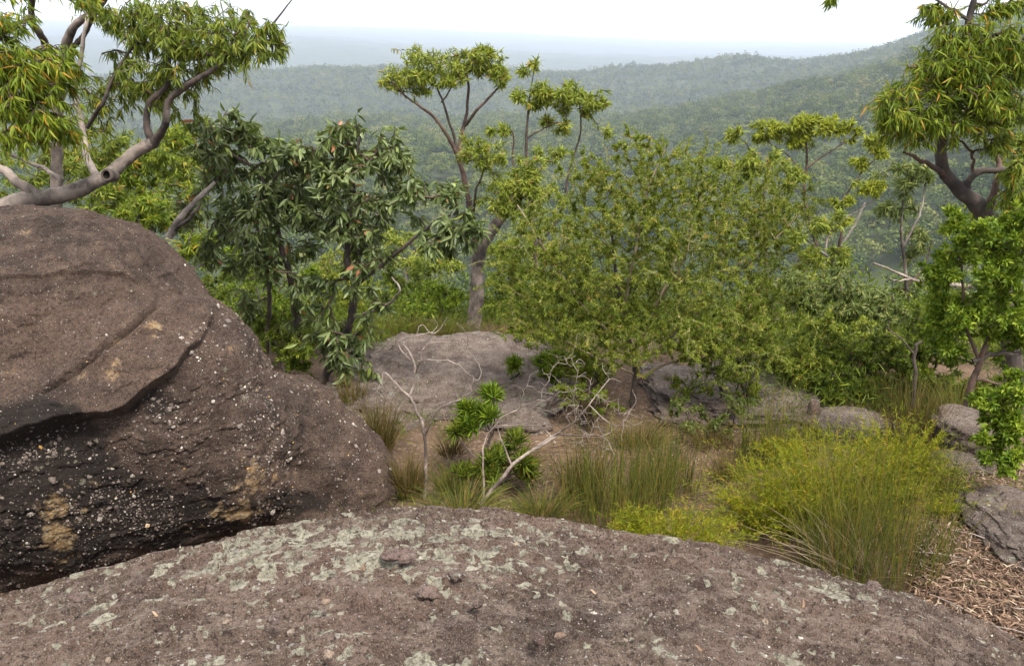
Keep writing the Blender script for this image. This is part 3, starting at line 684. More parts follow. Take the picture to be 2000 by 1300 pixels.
L_gum = dict(n=14, L=.085, W=.0135, tmpl=LEAF_SICKLE, droop=.35, spread=.75, along=.95)
L_droop = dict(n=12, L=.095, W=.0112, tmpl=LEAF_SICKLE, droop=.95, spread=.55, along=.9)
L_broad = dict(n=9, L=.115, W=.03, tmpl=LEAF_FOLD, droop=.8, spread=.8, along=.8, flatn=.35)
L_fine = dict(n=64, L=.026, W=.0066, tmpl=LEAF_FLAT, droop=-.1, spread=.8, along=.98)

# leaning gum whose trunk lies over the boulder
d0 = 6.7
plant('gum_tree', 'leaning gum with scarred mottled trunk lying low over the boulder top', 'tree', (-60, 500, 6.6), [
    ('trunk', [(-70, 470, 6.4), (0, 412, 6.4), (60, 392, 6.4), (130, 378, 6.5), (200, 350, 6.6), (255, 305, 6.7), (300, 278, d0)], 24, 13, 'bark_grey'),
    ('branch', [(85, 388, 6.4), (45, 362, 6.4), (0, 328, 6.5), (-70, 290, 6.6)], 13, 9, 'bark_grey'),
    ('branch', [(298, 284, d0), (287, 240, d0), (292, 200, d0), (330, 155, d0), (328, 80, 6.8), (340, 15, 6.9)], 9, 3, 'bark_dark'),
    ('branch', [(298, 284, d0), (325, 240, 6.6), (330, 200, 6.6), (395, 150, 6.5), (465, 102, 6.5), (520, 62, 6.4), (570, 0, 6.4)], 10, 1.3, 'bark_dark'),
    ('branch', [(330, 190, 6.6), (360, 165, 6.7), (400, 140, 6.8)], 4, 2, 'bark_dark'),
    ('branch', [(192, 352, 6.6), (168, 300, 6.7), (160, 240, 6.8), (146, 175, 6.9), (162, 90, 7.0), (172, 30, 7.1)], 9, 4, 'bark_pale'),
    ('branch', [(170, 250, 6.8), (200, 200, 6.7), (240, 120, 6.8), (290, 60, 6.9)], 5, 2, 'bark_dark'),
    ('branch', [(110, 375, 6.5), (118, 350, 6.5), (95, 335, 6.6), (60, 318, 6.7), (-20, 285, 6.8)], 6, 4, 'bark_grey')],
    [(420, 55, 120, 60, 6.7, 95), (350, 110, 80, 70, 6.8, 55), (275, 135, 60, 60, 6.9, 38), (515, 75, 40, 35, 6.4, 22), (300, 35, 90, 40, 6.9, 45), (205, 175, 55, 60, 7.0, 26), (250, 60, 60, 50, 7.0, 28), (460, 105, 40, 30, 6.5, 14), (350, 200, 60, 40, 7.0, 14)],
    dict(L_droop, rmean=.42, n=10), 'bark_grey', 'twig', 21, 'gum_green', up=.1, dens=3.2, sub=4)
def hollow():
    t = bpy.data.objects['gum_tree']; c = P(216, 343, 6.42); s = S(216, 343, 6.4)
    th = np.linspace(0, 2 * pi, 13)[:-1]; mb = MB(); a = norm(np.array([-.25, -1, .25])); e1 = norm(np.cross(a, [0, 0, 1])); e2 = np.cross(e1, a)
    rings = [(11, -.05), (13, .03), (11, .055), (8, .045)]
    V = np.concatenate([c + a * h + s * q * (np.cos(th)[:, None] * e1 + np.sin(th)[:, None] * e2) for q, h in rings]); mb.add(V, grid_faces(4, 12, True))
    o = mb.build('branch_stub', M['bark_dark'], t, tuple(t.location))
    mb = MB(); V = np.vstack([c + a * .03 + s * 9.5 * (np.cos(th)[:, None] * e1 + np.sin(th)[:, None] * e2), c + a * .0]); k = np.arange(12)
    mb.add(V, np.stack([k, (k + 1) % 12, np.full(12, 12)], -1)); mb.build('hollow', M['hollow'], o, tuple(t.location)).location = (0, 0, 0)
hollow()
# upright gums at the left edge
plant('gum_tree', 'upright grey-trunked gum at the left edge with hanging yellow-green leaves', 'tree', (112, 560, 7.6), [
    ('trunk', [(112, 560, 7.6), (110, 350, 7.6), (112, 210, 7.6), (125, 115, 7.5), (140, 60, 7.4), (185, 20, 7.3), (230, -40, 7.2)], 14, 7, 'bark_grey'),
    ('branch', [(118, 150, 7.5), (85, 80, 7.0), (60, 30, 6.8), (70, -40, 6.6)], 9, 7, 'bark_dark'),
    ('branch', [(126, 110, 7.5), (160, 70, 7.4), (205, -10, 7.3)], 7, 5, 'bark_dark'),
    ('branch', [(90, 90, 7.0), (40, 110, 6.2), (0, 100, 5.8)], 5, 3, 'bark_dark'),
    ('branch', [(60, 30, 6.8), (20, 60, 6.0), (-20, 90, 5.7)], 5, 3, 'bark_dark')],
    [(55, 150, 75, 60, 5.9, 85), (95, 220, 60, 60, 5.9, 60), (30, 230, 60, 60, 5.7, 60), (15, 120, 45, 50, 5.7, 40), (110, 120, 50, 40, 6.1, 32), (20, 40, 50, 40, 5.9, 24), (200, 10, 60, 25, 6.8, 14)],
    dict(L_droop, n=10, L=.095, W=.0112, rmean=.46, rsd=.26), 'bark_grey', 'twig', 22, 'gum_yellow', up=.05, dens=2.5, sub=4, loose=1.1)

# dark broad-leaved gum in front of the valley
d = 7.6
plant('gum_tree', 'many-stemmed gum with large dark grey-green leathery leaves behind the boulder', 'tree', (650, 735, d), [
    ('trunk', [(630, 745, d), (680, 640, d), (692, 560, d), (676, 490, d), (690, 400, d), (690, 330, d), (704, 265, d)], 10, 3, 'bark_dark'),
    ('branch', [(690, 560, d), (740, 522, 7.4), (800, 475, 7.2), (850, 432, 7.1), (895, 415, 7.0)], 6, 2, 'bark_dark'),
    ('branch', [(800, 478, 7.2), (845, 465, 7.1), (890, 455, 7.0)], 3, 1.5, 'bark_dark'),
    ('stem', [(590, 690, 7.9), (575, 600, 7.9), (565, 530, 7.8), (545, 470, 7.8), (530, 400, 7.7), (508, 340, 7.6), (450, 298, 7.5), (408, 238, 7.5)], 9, 2, 'bark_dark'),
    ('stem', [(520, 690, 8.0), (525, 600, 8.0), (520, 520, 8.0), (500, 440, 7.9), (470, 395, 7.8)], 6, 2.5, 'bark_dark'),
    ('stem', [(330, 462, 7.3), (352, 425, 7.3), (385, 390, 7.4), (420, 355, 7.5)], 9, 4, 'bark_pale'),
    ('branch', [(340, 450, 7.3), (370, 425, 7.2), (392, 398, 7.2)], 5, 3, 'bark_dark'),
    ('branch', [(690, 620, d), (745, 600, 7.3), (780, 570, 7.1), (765, 540, 7.1)], 4, 1.5, 'bark_pale')],
    [(425, 240, 50, 42, 7.5, 24), (470, 275, 60, 42, 7.5, 26), (590, 310, 95, 52, 7.7, 60), (700, 285, 75, 55, 7.6, 52), (762, 325, 52, 48, 7.5, 30), (450, 380, 80, 60, 7.7, 50), (555, 420, 85, 58, 7.7, 60), (675, 420, 90, 62, 7.6, 62), (640, 355, 90, 55, 7.5, 52), (430, 470, 60, 50, 7.8, 32), (850, 385, 55, 36, 7.1, 22), (905, 440, 45, 45, 6.9, 24), (700, 500, 70, 50, 7.6, 34), (520, 515, 60, 40, 7.8, 28), (690, 690, 55, 55, 7.4, 32), (620, 635, 60, 50, 7.7, 26), (860, 470, 45, 35, 7.0, 14), (780, 400, 40, 40, 7.4, 12), (380, 430, 25, 45, 7.6, 10), (600, 570, 60, 40, 7.6, 22), (560, 480, 60, 40, 7.7, 22), (720, 580, 40, 40, 7.3, 12), (480, 560, 45, 40, 8.0, 16), (660, 650, 40, 40, 7.5, 14), (420, 300, 50, 40, 7.5, 14), (530, 350, 60, 40, 7.8, 20), (800, 350, 40, 30, 7.3, 10)],
    dict(L_broad), 'bark_dark', 'twig', 23, 'broad_dark', up=.2, tip_r=.0024, dens=1.75, sub=5)

# central gum with flat-topped crown
d = 10.6
plant('gum_tree', 'tall central gum with flat-topped bright crown on forking dark limbs', 'tree', (922, 668, d), [
    ('trunk', [(920, 675, d), (930, 590, d), (934, 510, d), (948, 468, d), (980, 425, d), (1010, 395, d)], 18, 10, 'bark_grey'),
    ('branch', [(934, 512, d), (922, 440, 10.7), (908, 355, 10.8), (894, 302, 10.8)], 9, 5.5, 'bark_brown'),
    ('branch', [(896, 308, 10.8), (872, 262, 10.7), (840, 222, 10.6), (796, 192, 10.5), (765, 160, 10.4)], 5, 1.6, 'bark_brown'),
    ('branch', [(893, 304, 10.8), (882, 250, 10.8), (862, 195, 10.8), (850, 160, 10.8)], 4, 1.6, 'bark_dark'),
    ('branch', [(895, 304, 10.8), (902, 262, 10.9), (913, 215, 10.9), (914, 160, 10.9), (905, 110, 11)], 6, 1.6, 'bark_brown'),
    ('branch', [(908, 246, 10.9), (940, 206, 10.8), (972, 175, 10.8), (990, 150, 10.8)], 4, 1.4, 'bark_brown'),
    ('branch', [(862, 200, 10.8), (885, 170, 10.7), (915, 150, 10.7)], 2, 1, 'bark_brown'),
    ('branch', [(985, 422, d), (1020, 380, 10.4), (1050, 340, 10.4)], 6, 2.5, 'bark_brown'),
    ('branch', [(930, 470, d), (925, 400, 10.4), (945, 330, 10.3)], 4, 2, 'bark_brown')],
    [(795, 148, 52, 32, 10.6, 62), (865, 120, 80, 36, 10.8, 95), (940, 135, 48, 36, 10.9, 60), (920, 98, 24, 13, 11, 14), (978, 148, 28, 22, 10.8, 24), (840, 165, 50, 20, 10.6, 28), (940, 298, 44, 33, 10.3, 46), (1000, 345, 62, 50, 10.3, 75), (1055, 375, 48, 42, 10.3, 50), (1010, 390, 60, 34, 10.2, 42), (1080, 300, 32, 26, 10.6, 22), (960, 390, 40, 30, 10.3, 22)],
    dict(L_gum, n=14), 'bark_grey', 'twig', 24, 'gum_bright', up=.25, dens=2.2)
d = 14
plant('gum_tree', 'slender gum with thin crowns rising behind the central gum', 'tree', (1060, 640, d), [
    ('trunk', [(1060, 640, d), (1045, 480, d), (1032, 380, d), (1028, 290, d), (1032, 210, d)], 6, 2.2, 'bark_brown'),
    ('branch', [(1045, 480, d), (1095, 420, d), (1112, 330, d), (1134, 260, d), (1132, 200, d)], 4, 1.6, 'bark_dark'),
    ('branch', [(1034, 400, d), (1004, 330, d), (1003, 265, d), (985, 250, d)], 3, 1.4, 'bark_brown'),
    ('branch', [(1030, 240, d), (1036, 190, d), (1042, 140, d)], 2, 1, 'bark_dark'),
    ('branch', [(1029, 270, d), (1065, 250, d), (1090, 240, d)], 2, 1, 'bark_brown')],
    [(1042, 188, 48, 26, d, 52), (1130, 192, 48, 28, d, 50), (1168, 215, 26, 28, d, 18), (978, 252, 26, 18, d, 18), (1085, 242, 26, 15, d, 20), (1036, 132, 24, 18, d, 12), (1075, 185, 30, 22, d, 16), (1180, 245, 14, 20, d, 6), (1010, 330, 30, 22, d, 14)],
    dict(L_gum, n=15, L=.13, W=.023), 'bark_brown', 'twig', 25, 'gum_bright')

# fine-leaved shrub on the slab
d = 7.1
plant('tea_tree', 'large sprawling fine-leaved tea-tree shrub with wiry tan stems at centre right', 'shrub', (1232, 812, d), [
    ('trunk', [(1232, 815, d), (1239, 750, d), (1236, 690, d), (1218, 625, d), (1205, 550, d), (1195, 460, d)], 8, 3, 'bark_dark'),
    ('stem', [(1236, 700, d), (1180, 640, 6.9), (1120, 570, 6.8), (1060, 480, 6.7), (1010, 400, 6.7)], 4, 1.6, 'twig_pale'),
    ('stem', [(1236, 695, d), (1280, 600, 7.1), (1330, 480, 7.2), (1370, 380, 7.3)], 4, 1.6, 'twig_pale'),
    ('stem', [(1238, 720, d), (1330, 640, 7.2), (1420, 540, 7.3), (1500, 430, 7.4)], 4, 1.6, 'twig_pale'),
    ('stem', [(1238, 740, d), (1330, 700, 7.0), (1440, 670, 6.9), (1540, 610, 6.9)], 3.5, 1.4, 'twig_pale'),
    ('stem', [(1238, 730, d), (1170, 700, 6.8), (1100, 660, 6.7), (1040, 600, 6.6)], 3.5, 1.4, 'twig_pale'),
    ('stem', [(1215, 620, d), (1240, 500, 7.0), (1262, 380, 7.0), (1300, 290, 7.0)], 3.5, 1.4, 'twig_pale'),
    ('stem', [(1280, 600, 7.1), (1330, 520, 6.8), (1350, 450, 6.7)], 2.5, 1.2, 'twig_pale'),
    ('stem', [(1420, 545, 7.3), (1480, 500, 7.0), (1560, 420, 6.9)], 2.5, 1.2, 'twig_pale')],
    [(1075, 480, 95, 85, 6.8, 100), (1040, 570, 90, 70, 6.7, 85), (1190, 400, 95, 80, 7.0, 90), (1310, 340, 95, 70, 7.1, 85), (1430, 360, 85, 75, 7.3, 70), (1240, 500, 130, 95, 6.9, 160), (1390, 500, 120, 100, 7.1, 150), (1510, 480, 70, 80, 7.1, 65), (1340, 630, 150, 65, 6.9, 120), (1170, 620, 115, 70, 6.8, 100), (1490, 610, 75, 60, 6.9, 55), (1245, 295, 50, 35, 7.0, 20), (1420, 700, 90, 40, 6.8, 40), (1130, 320, 40, 30, 7.0, 10), (1000, 500, 40, 60, 6.7, 18), (1330, 440, 150, 110, 7.5, 110), (1180, 560, 130, 110, 7.3, 90), (1420, 640, 140, 70, 6.6, 80), (1240, 680, 120, 40, 6.7, 50), (1060, 640, 70, 30, 6.6, 30), (1530, 390, 60, 60, 7.3, 30)],
    dict(L_fine), 'bark_dark', 'twig_pale', 26, 'fine_green', tip_r=.0011, maxr=.005, up=.15, curve=.35, dens=3.3, sub=6, loose=1.2)

# gums beyond the edge at right
d = 19
plant('gum_tree', 'flat-crowned yellow-green gum standing alone against the valley forest', 'tree', (1640, 680, d), [
    ('trunk', [(1640, 680, d), (1612, 540, d), (1590, 460, d), (1571, 380, d), (1576, 310, d), (1572, 255, d)], 6, 2, 'bark_brown'),
    ('branch', [(1572, 345, d), (1540, 305, d), (1500, 278, d)], 2.2, 1, 'bark_brown'),
    ('branch', [(1574, 330, d), (1615, 300, d), (1665, 270, d)], 2.2, 1, 'bark_brown'),
    ('branch', [(1608, 530, d), (1622, 450, d), (1680, 410, d), (1735, 365, d)], 3, 1, 'bark_pale'),
    ('branch', [(1622, 450, d), (1640, 400, d), (1690, 330, d), (1725, 300, d)], 2.4, 1, 'bark_brown')],
    [(1540, 246, 55, 17, d, 58), (1500, 268, 32, 16, d, 26), (1598, 245, 38, 17, d, 36), (1655, 252, 32, 11, d, 22), (1690, 280, 36, 16, d, 26), (1722, 297, 22, 9, d, 14), (1680, 318, 24, 11, d, 14), (1690, 362, 42, 11, d, 26), (1640, 395, 24, 14, d, 14), (1635, 440, 34, 18, d, 18), (1560, 275, 50, 14, d, 26), (1720, 372, 20, 9, d, 9)],
    dict(L_gum, n=16, L=.15, W=.03, rmean=.5, flatn=.75, droop=.1), 'bark_brown', 'twig', 27, 'gum_lime', dens=2.3, sub=7)
d = 17
plant('gum_tree', 'small leafy gum just left of the flat-crowned yellow-green gum', 'tree', (1500, 640, d), [
    ('trunk', [(1500, 640, d), (1495, 480, d), (1492, 400, d), (1496, 330, d)], 4, 1.4, 'bark_brown'), ('branch', [(1493, 420, d), (1530, 380, d), (1550, 350, d)], 2, 1, 'bark_brown')],
    [(1490, 322, 46, 26, d, 44), (1540, 350, 36, 24, d, 30), (1465, 350, 28, 24, d, 18), (1520, 390, 30, 24, d, 14), (1420, 275, 34, 22, d, 18), (1400, 300, 40, 22, d, 14)],
    dict(L_gum, n=15, L=.15, W=.028), 'bark_brown', 'twig', 28, 'gum_bright')
d = 14
plant('gum_tree', 'low gum with dense drooping green crown and pale bent limb at right', 'tree', (1640, 640, d), [
    ('trunk', [(1640, 650, d), (1642, 560, d), (1638, 490, d), (1645, 450, d)], 5, 3, 'bark_brown'), ('branch', [(1642, 480, d), (1668, 440, d), (1690, 395, d)], 3, 1.4, 'bark_pale'), ('branch', [(1640, 520, d), (1590, 480, d), (1560, 450, d)], 3, 1.4, 'bark_pale')],
    [(1620, 432, 40, 20, d, 30), (1605, 520, 52, 38, d, 60), (1555, 478, 40, 28, d, 30), (1560, 545, 40, 26, d, 26), (1655, 500, 30, 22, d, 16)],
    dict(L_gum, n=15, L=.13, W=.024, rmean=.4), 'bark_brown', 'twig', 29, 'gum_bright')
d = 11.5
plant('gum_tree', 'sparse olive gum with bare lower trunk left of the dark forked gum', 'tree', (1778, 720, d), [
    ('trunk', [(1778, 720, d), (1775, 620, d), (1768, 540, d), (1760, 450, d), (1765, 370, d)], 6, 2, 'bark_grey'), ('branch', [(1765, 480, d), (1795, 420, d), (1808, 360, d)], 3, 1.3, 'bark_pale'), ('branch', [(1770, 560, d), (1805, 520, d), (1820, 470, d)], 3, 1.3, 'bark_brown')],
    [(1752, 350, 40, 28, d, 30), (1790, 345, 36, 26, d, 24), (1770, 410, 42, 36, d, 28), (1800, 470, 36, 44, d, 26), (1740, 400, 22, 28, d, 10), (1790, 560, 30, 30, d, 14)],
    dict(L_gum, n=11, L=.12, W=.02, rmean=.42), 'bark_brown', 'twig', 30, 'gum_olive')

# dark forked gum at right
d = 6.6
plant('gum_tree', 'gum with dark forked trunk and heavy hanging leaves at the right edge', 'tree', (1975, 800, d), [
    ('trunk', [(1985, 800, d), (1962, 560, d), (1925, 425, d), (1880, 378, d), (1846, 338, d), (1838, 275, d), (1850, 200, 6.5), (1880, 100, 6.4), (1892, 40, 6.4), (1912, -30, 6.4)], 20, 6, 'bark_dark'),
    ('branch', [(1885, 385, d), (1893, 350, d), (1930, 334, d), (2020, 328, d)], 10, 6, 'bark_dark'),
    ('branch', [(1925, 430, d), (1942, 370, d), (1952, 320, 6.7), (1945, 265, 6.7), (1955, 200, 6.6)], 10, 4, 'bark_brown'),
    ('branch', [(1850, 345, d), (1808, 318, 6.5), (1765, 297, 6.4)], 7, 3, 'bark_brown'),
    ('branch', [(1845, 240, 6.5), (1800, 220, 6.2), (1750, 205, 6.0)], 4, 2, 'bark_dark'),
    ('branch', [(1892, 40, 6.4), (1850, 15, 6.4), (1800, -10, 6.4), (1640, -20, 6.4)], 4, 1.6, 'bark_dark'),
    ('branch', [(1900, 335, d), (1898, 300, 6.5), (1870, 270, 6.3)], 4, 2, 'bark_brown')],
    [(1780, 205, 55, 42, 6.1, 60), (1845, 130, 65, 50, 6.3, 85), (1925, 110, 70, 55, 6.3, 95), (1895, 200, 85, 55, 6.2, 100), (1960, 230, 50, 60, 6.3, 62), (1820, 255, 50, 34, 6.2, 30), (1985, 370, 35, 60, 6.4, 34), (1735, 205, 22, 36, 6.0, 22), (1880, 75, 60, 25, 6.3, 34), (1840, 22, 38, 18, 6.4, 22), (1955, 12, 45, 16, 6.4, 22), (1628, -8, 14, 10, 6.4, 5), (1990, 120, 40, 60, 6.2, 40), (1750, 250, 30, 30, 6.1, 16)],
    dict(L_droop, n=9, L=.095, W=.011, droop=.7, rmean=.44, rsd=.26), 'bark_dark', 'twig', 31, 'gum_yellow', up=.1, dens=2.8, sub=4, loose=1.08)

# whorled shrub at right
d = 5.4
plant('banksia_shrub', 'bright green shrub with short stiff whorled leaves at the right edge', 'shrub', (1893, 790, d), [
    ('trunk', [(1890, 792, d), (1902, 735, d), (1930, 665, d), (1962, 600, d), (1950, 520, d)], 9, 3, 'bark_brown'),
    ('branch', [(1900, 705, d), (1950, 690, d), (2020, 690, d)], 6, 4, 'bark_dark'),
    ('branch', [(1910, 700, d), (1885, 620, d), (1880, 540, d), (1865, 450, d)], 4, 2, 'bark_brown'),
    ('branch', [(1905, 740, d), (1950, 750, 5.3), (1965, 780, 5.2)], 4, 2, 'bark_brown')],
    [(1925, 475, 65, 52, d, 85), (1880, 535, 52, 50, d, 70), (1960, 560, 50, 65, d, 80), (1900, 620, 70, 58, d, 85), (1965, 660, 45, 55, d, 55), (1965, 765, 45, 42, 5.2, 50), (1935, 838, 34, 34, 5.1, 34), (1985, 850, 28, 55, 5.0, 36), (1858, 430, 28, 24, d, 18), (1990, 450, 30, 60, d, 34), (1860, 690, 40, 24, d, 18), (1838, 520, 30, 44, 5.5, 30), (1842, 600, 30, 44, 5.5, 30), (1835, 670, 30, 30, 5.5, 18), (1950, 800, 50, 40, 5.1, 40), (1960, 900, 40, 34, 4.9, 30)],
    dict(n=22, L=.046, W=.014, tmpl=LEAF_FOLD, droop=-.25, spread=.9, along=.55, whorl=True), 'bark_brown', 'twig', 32, 'fresh_green', tip_r=.0018, dens=2.0)
plant('sapling', 'thin dark sapling with bent top between the rushes and whorled shrub', 'sapling', (1782, 790, 6.6), [
    ('trunk', [(1782, 795, 6.6), (1788, 720, 6.6), (1786, 682, 6.6), (1805, 666, 6.6), (1850, 668, 6.5)], 5, 2.4, 'bark_dark'), ('branch', [(1786, 690, 6.6), (1755, 660, 6.6), (1730, 640, 6.6)], 2.2, 1.2, 'bark_dark')],
    [(1850, 655, 30, 20, 6.5, 10), (1740, 630, 30, 20, 6.6, 10)], dict(L_gum, n=9, L=.06, W=.014), 'bark_dark', 'twig', 33, 'gum_olive')
plant('dead_branch', 'bare weathered grey branch reaching out left from the olive gum', 'branch', (1835, 555, 8.5), [
    ('limb', [(1900, 560, 8.6), (1835, 553, 8.5), (1780, 545, 8.4), (1745, 530, 8.3), (1705, 513, 8.2)], 5, 2, 'dead_wood'), ('twig', [(1780, 545, 8.4), (1750, 548, 8.2), (1735, 540, 8.1)], 1.8, 1, 'dead_wood')], [], None, 'dead_wood', 'dead_wood', 34, None)

# ---------------------------------------------------------------- undergrowth
def bush(label, clumps, base, leaf, mat, seed, twig='twig', name='bush', tip_r=.002, stems=3, cat='bush'):
    rng = np.random.default_rng(seed + 500); limbs = []
    for k in range(stems):
        c = clumps[k % len(clumps)]
        limbs.append(('stem', [(base[0] + rng.uniform(-8, 8), base[1], base[2]), ((base[0] + c[0]) / 2 + rng.uniform(-15, 15), (base[1] + c[1]) / 2, (base[2] + c[4]) / 2), (c[0] + rng.uniform(-.3, .3) * c[2], c[1] - .2 * c[3], c[4])], 3.0, 1.2))
    return plant(name, label, cat, base, limbs, clumps, leaf, 'bark_dark', twig, seed, mat, tip_r=tip_r, limb_k=6, dens=3.0, sub=11)
L_bg = dict(n=15, L=.1, W=.019, tmpl=LEAF_SICKLE, droop=.5, spread=.75, along=.8)
L_sm = dict(n=30, L=.045, W=.012, tmpl=LEAF_FLAT, droop=0., spread=.8, along=.9)
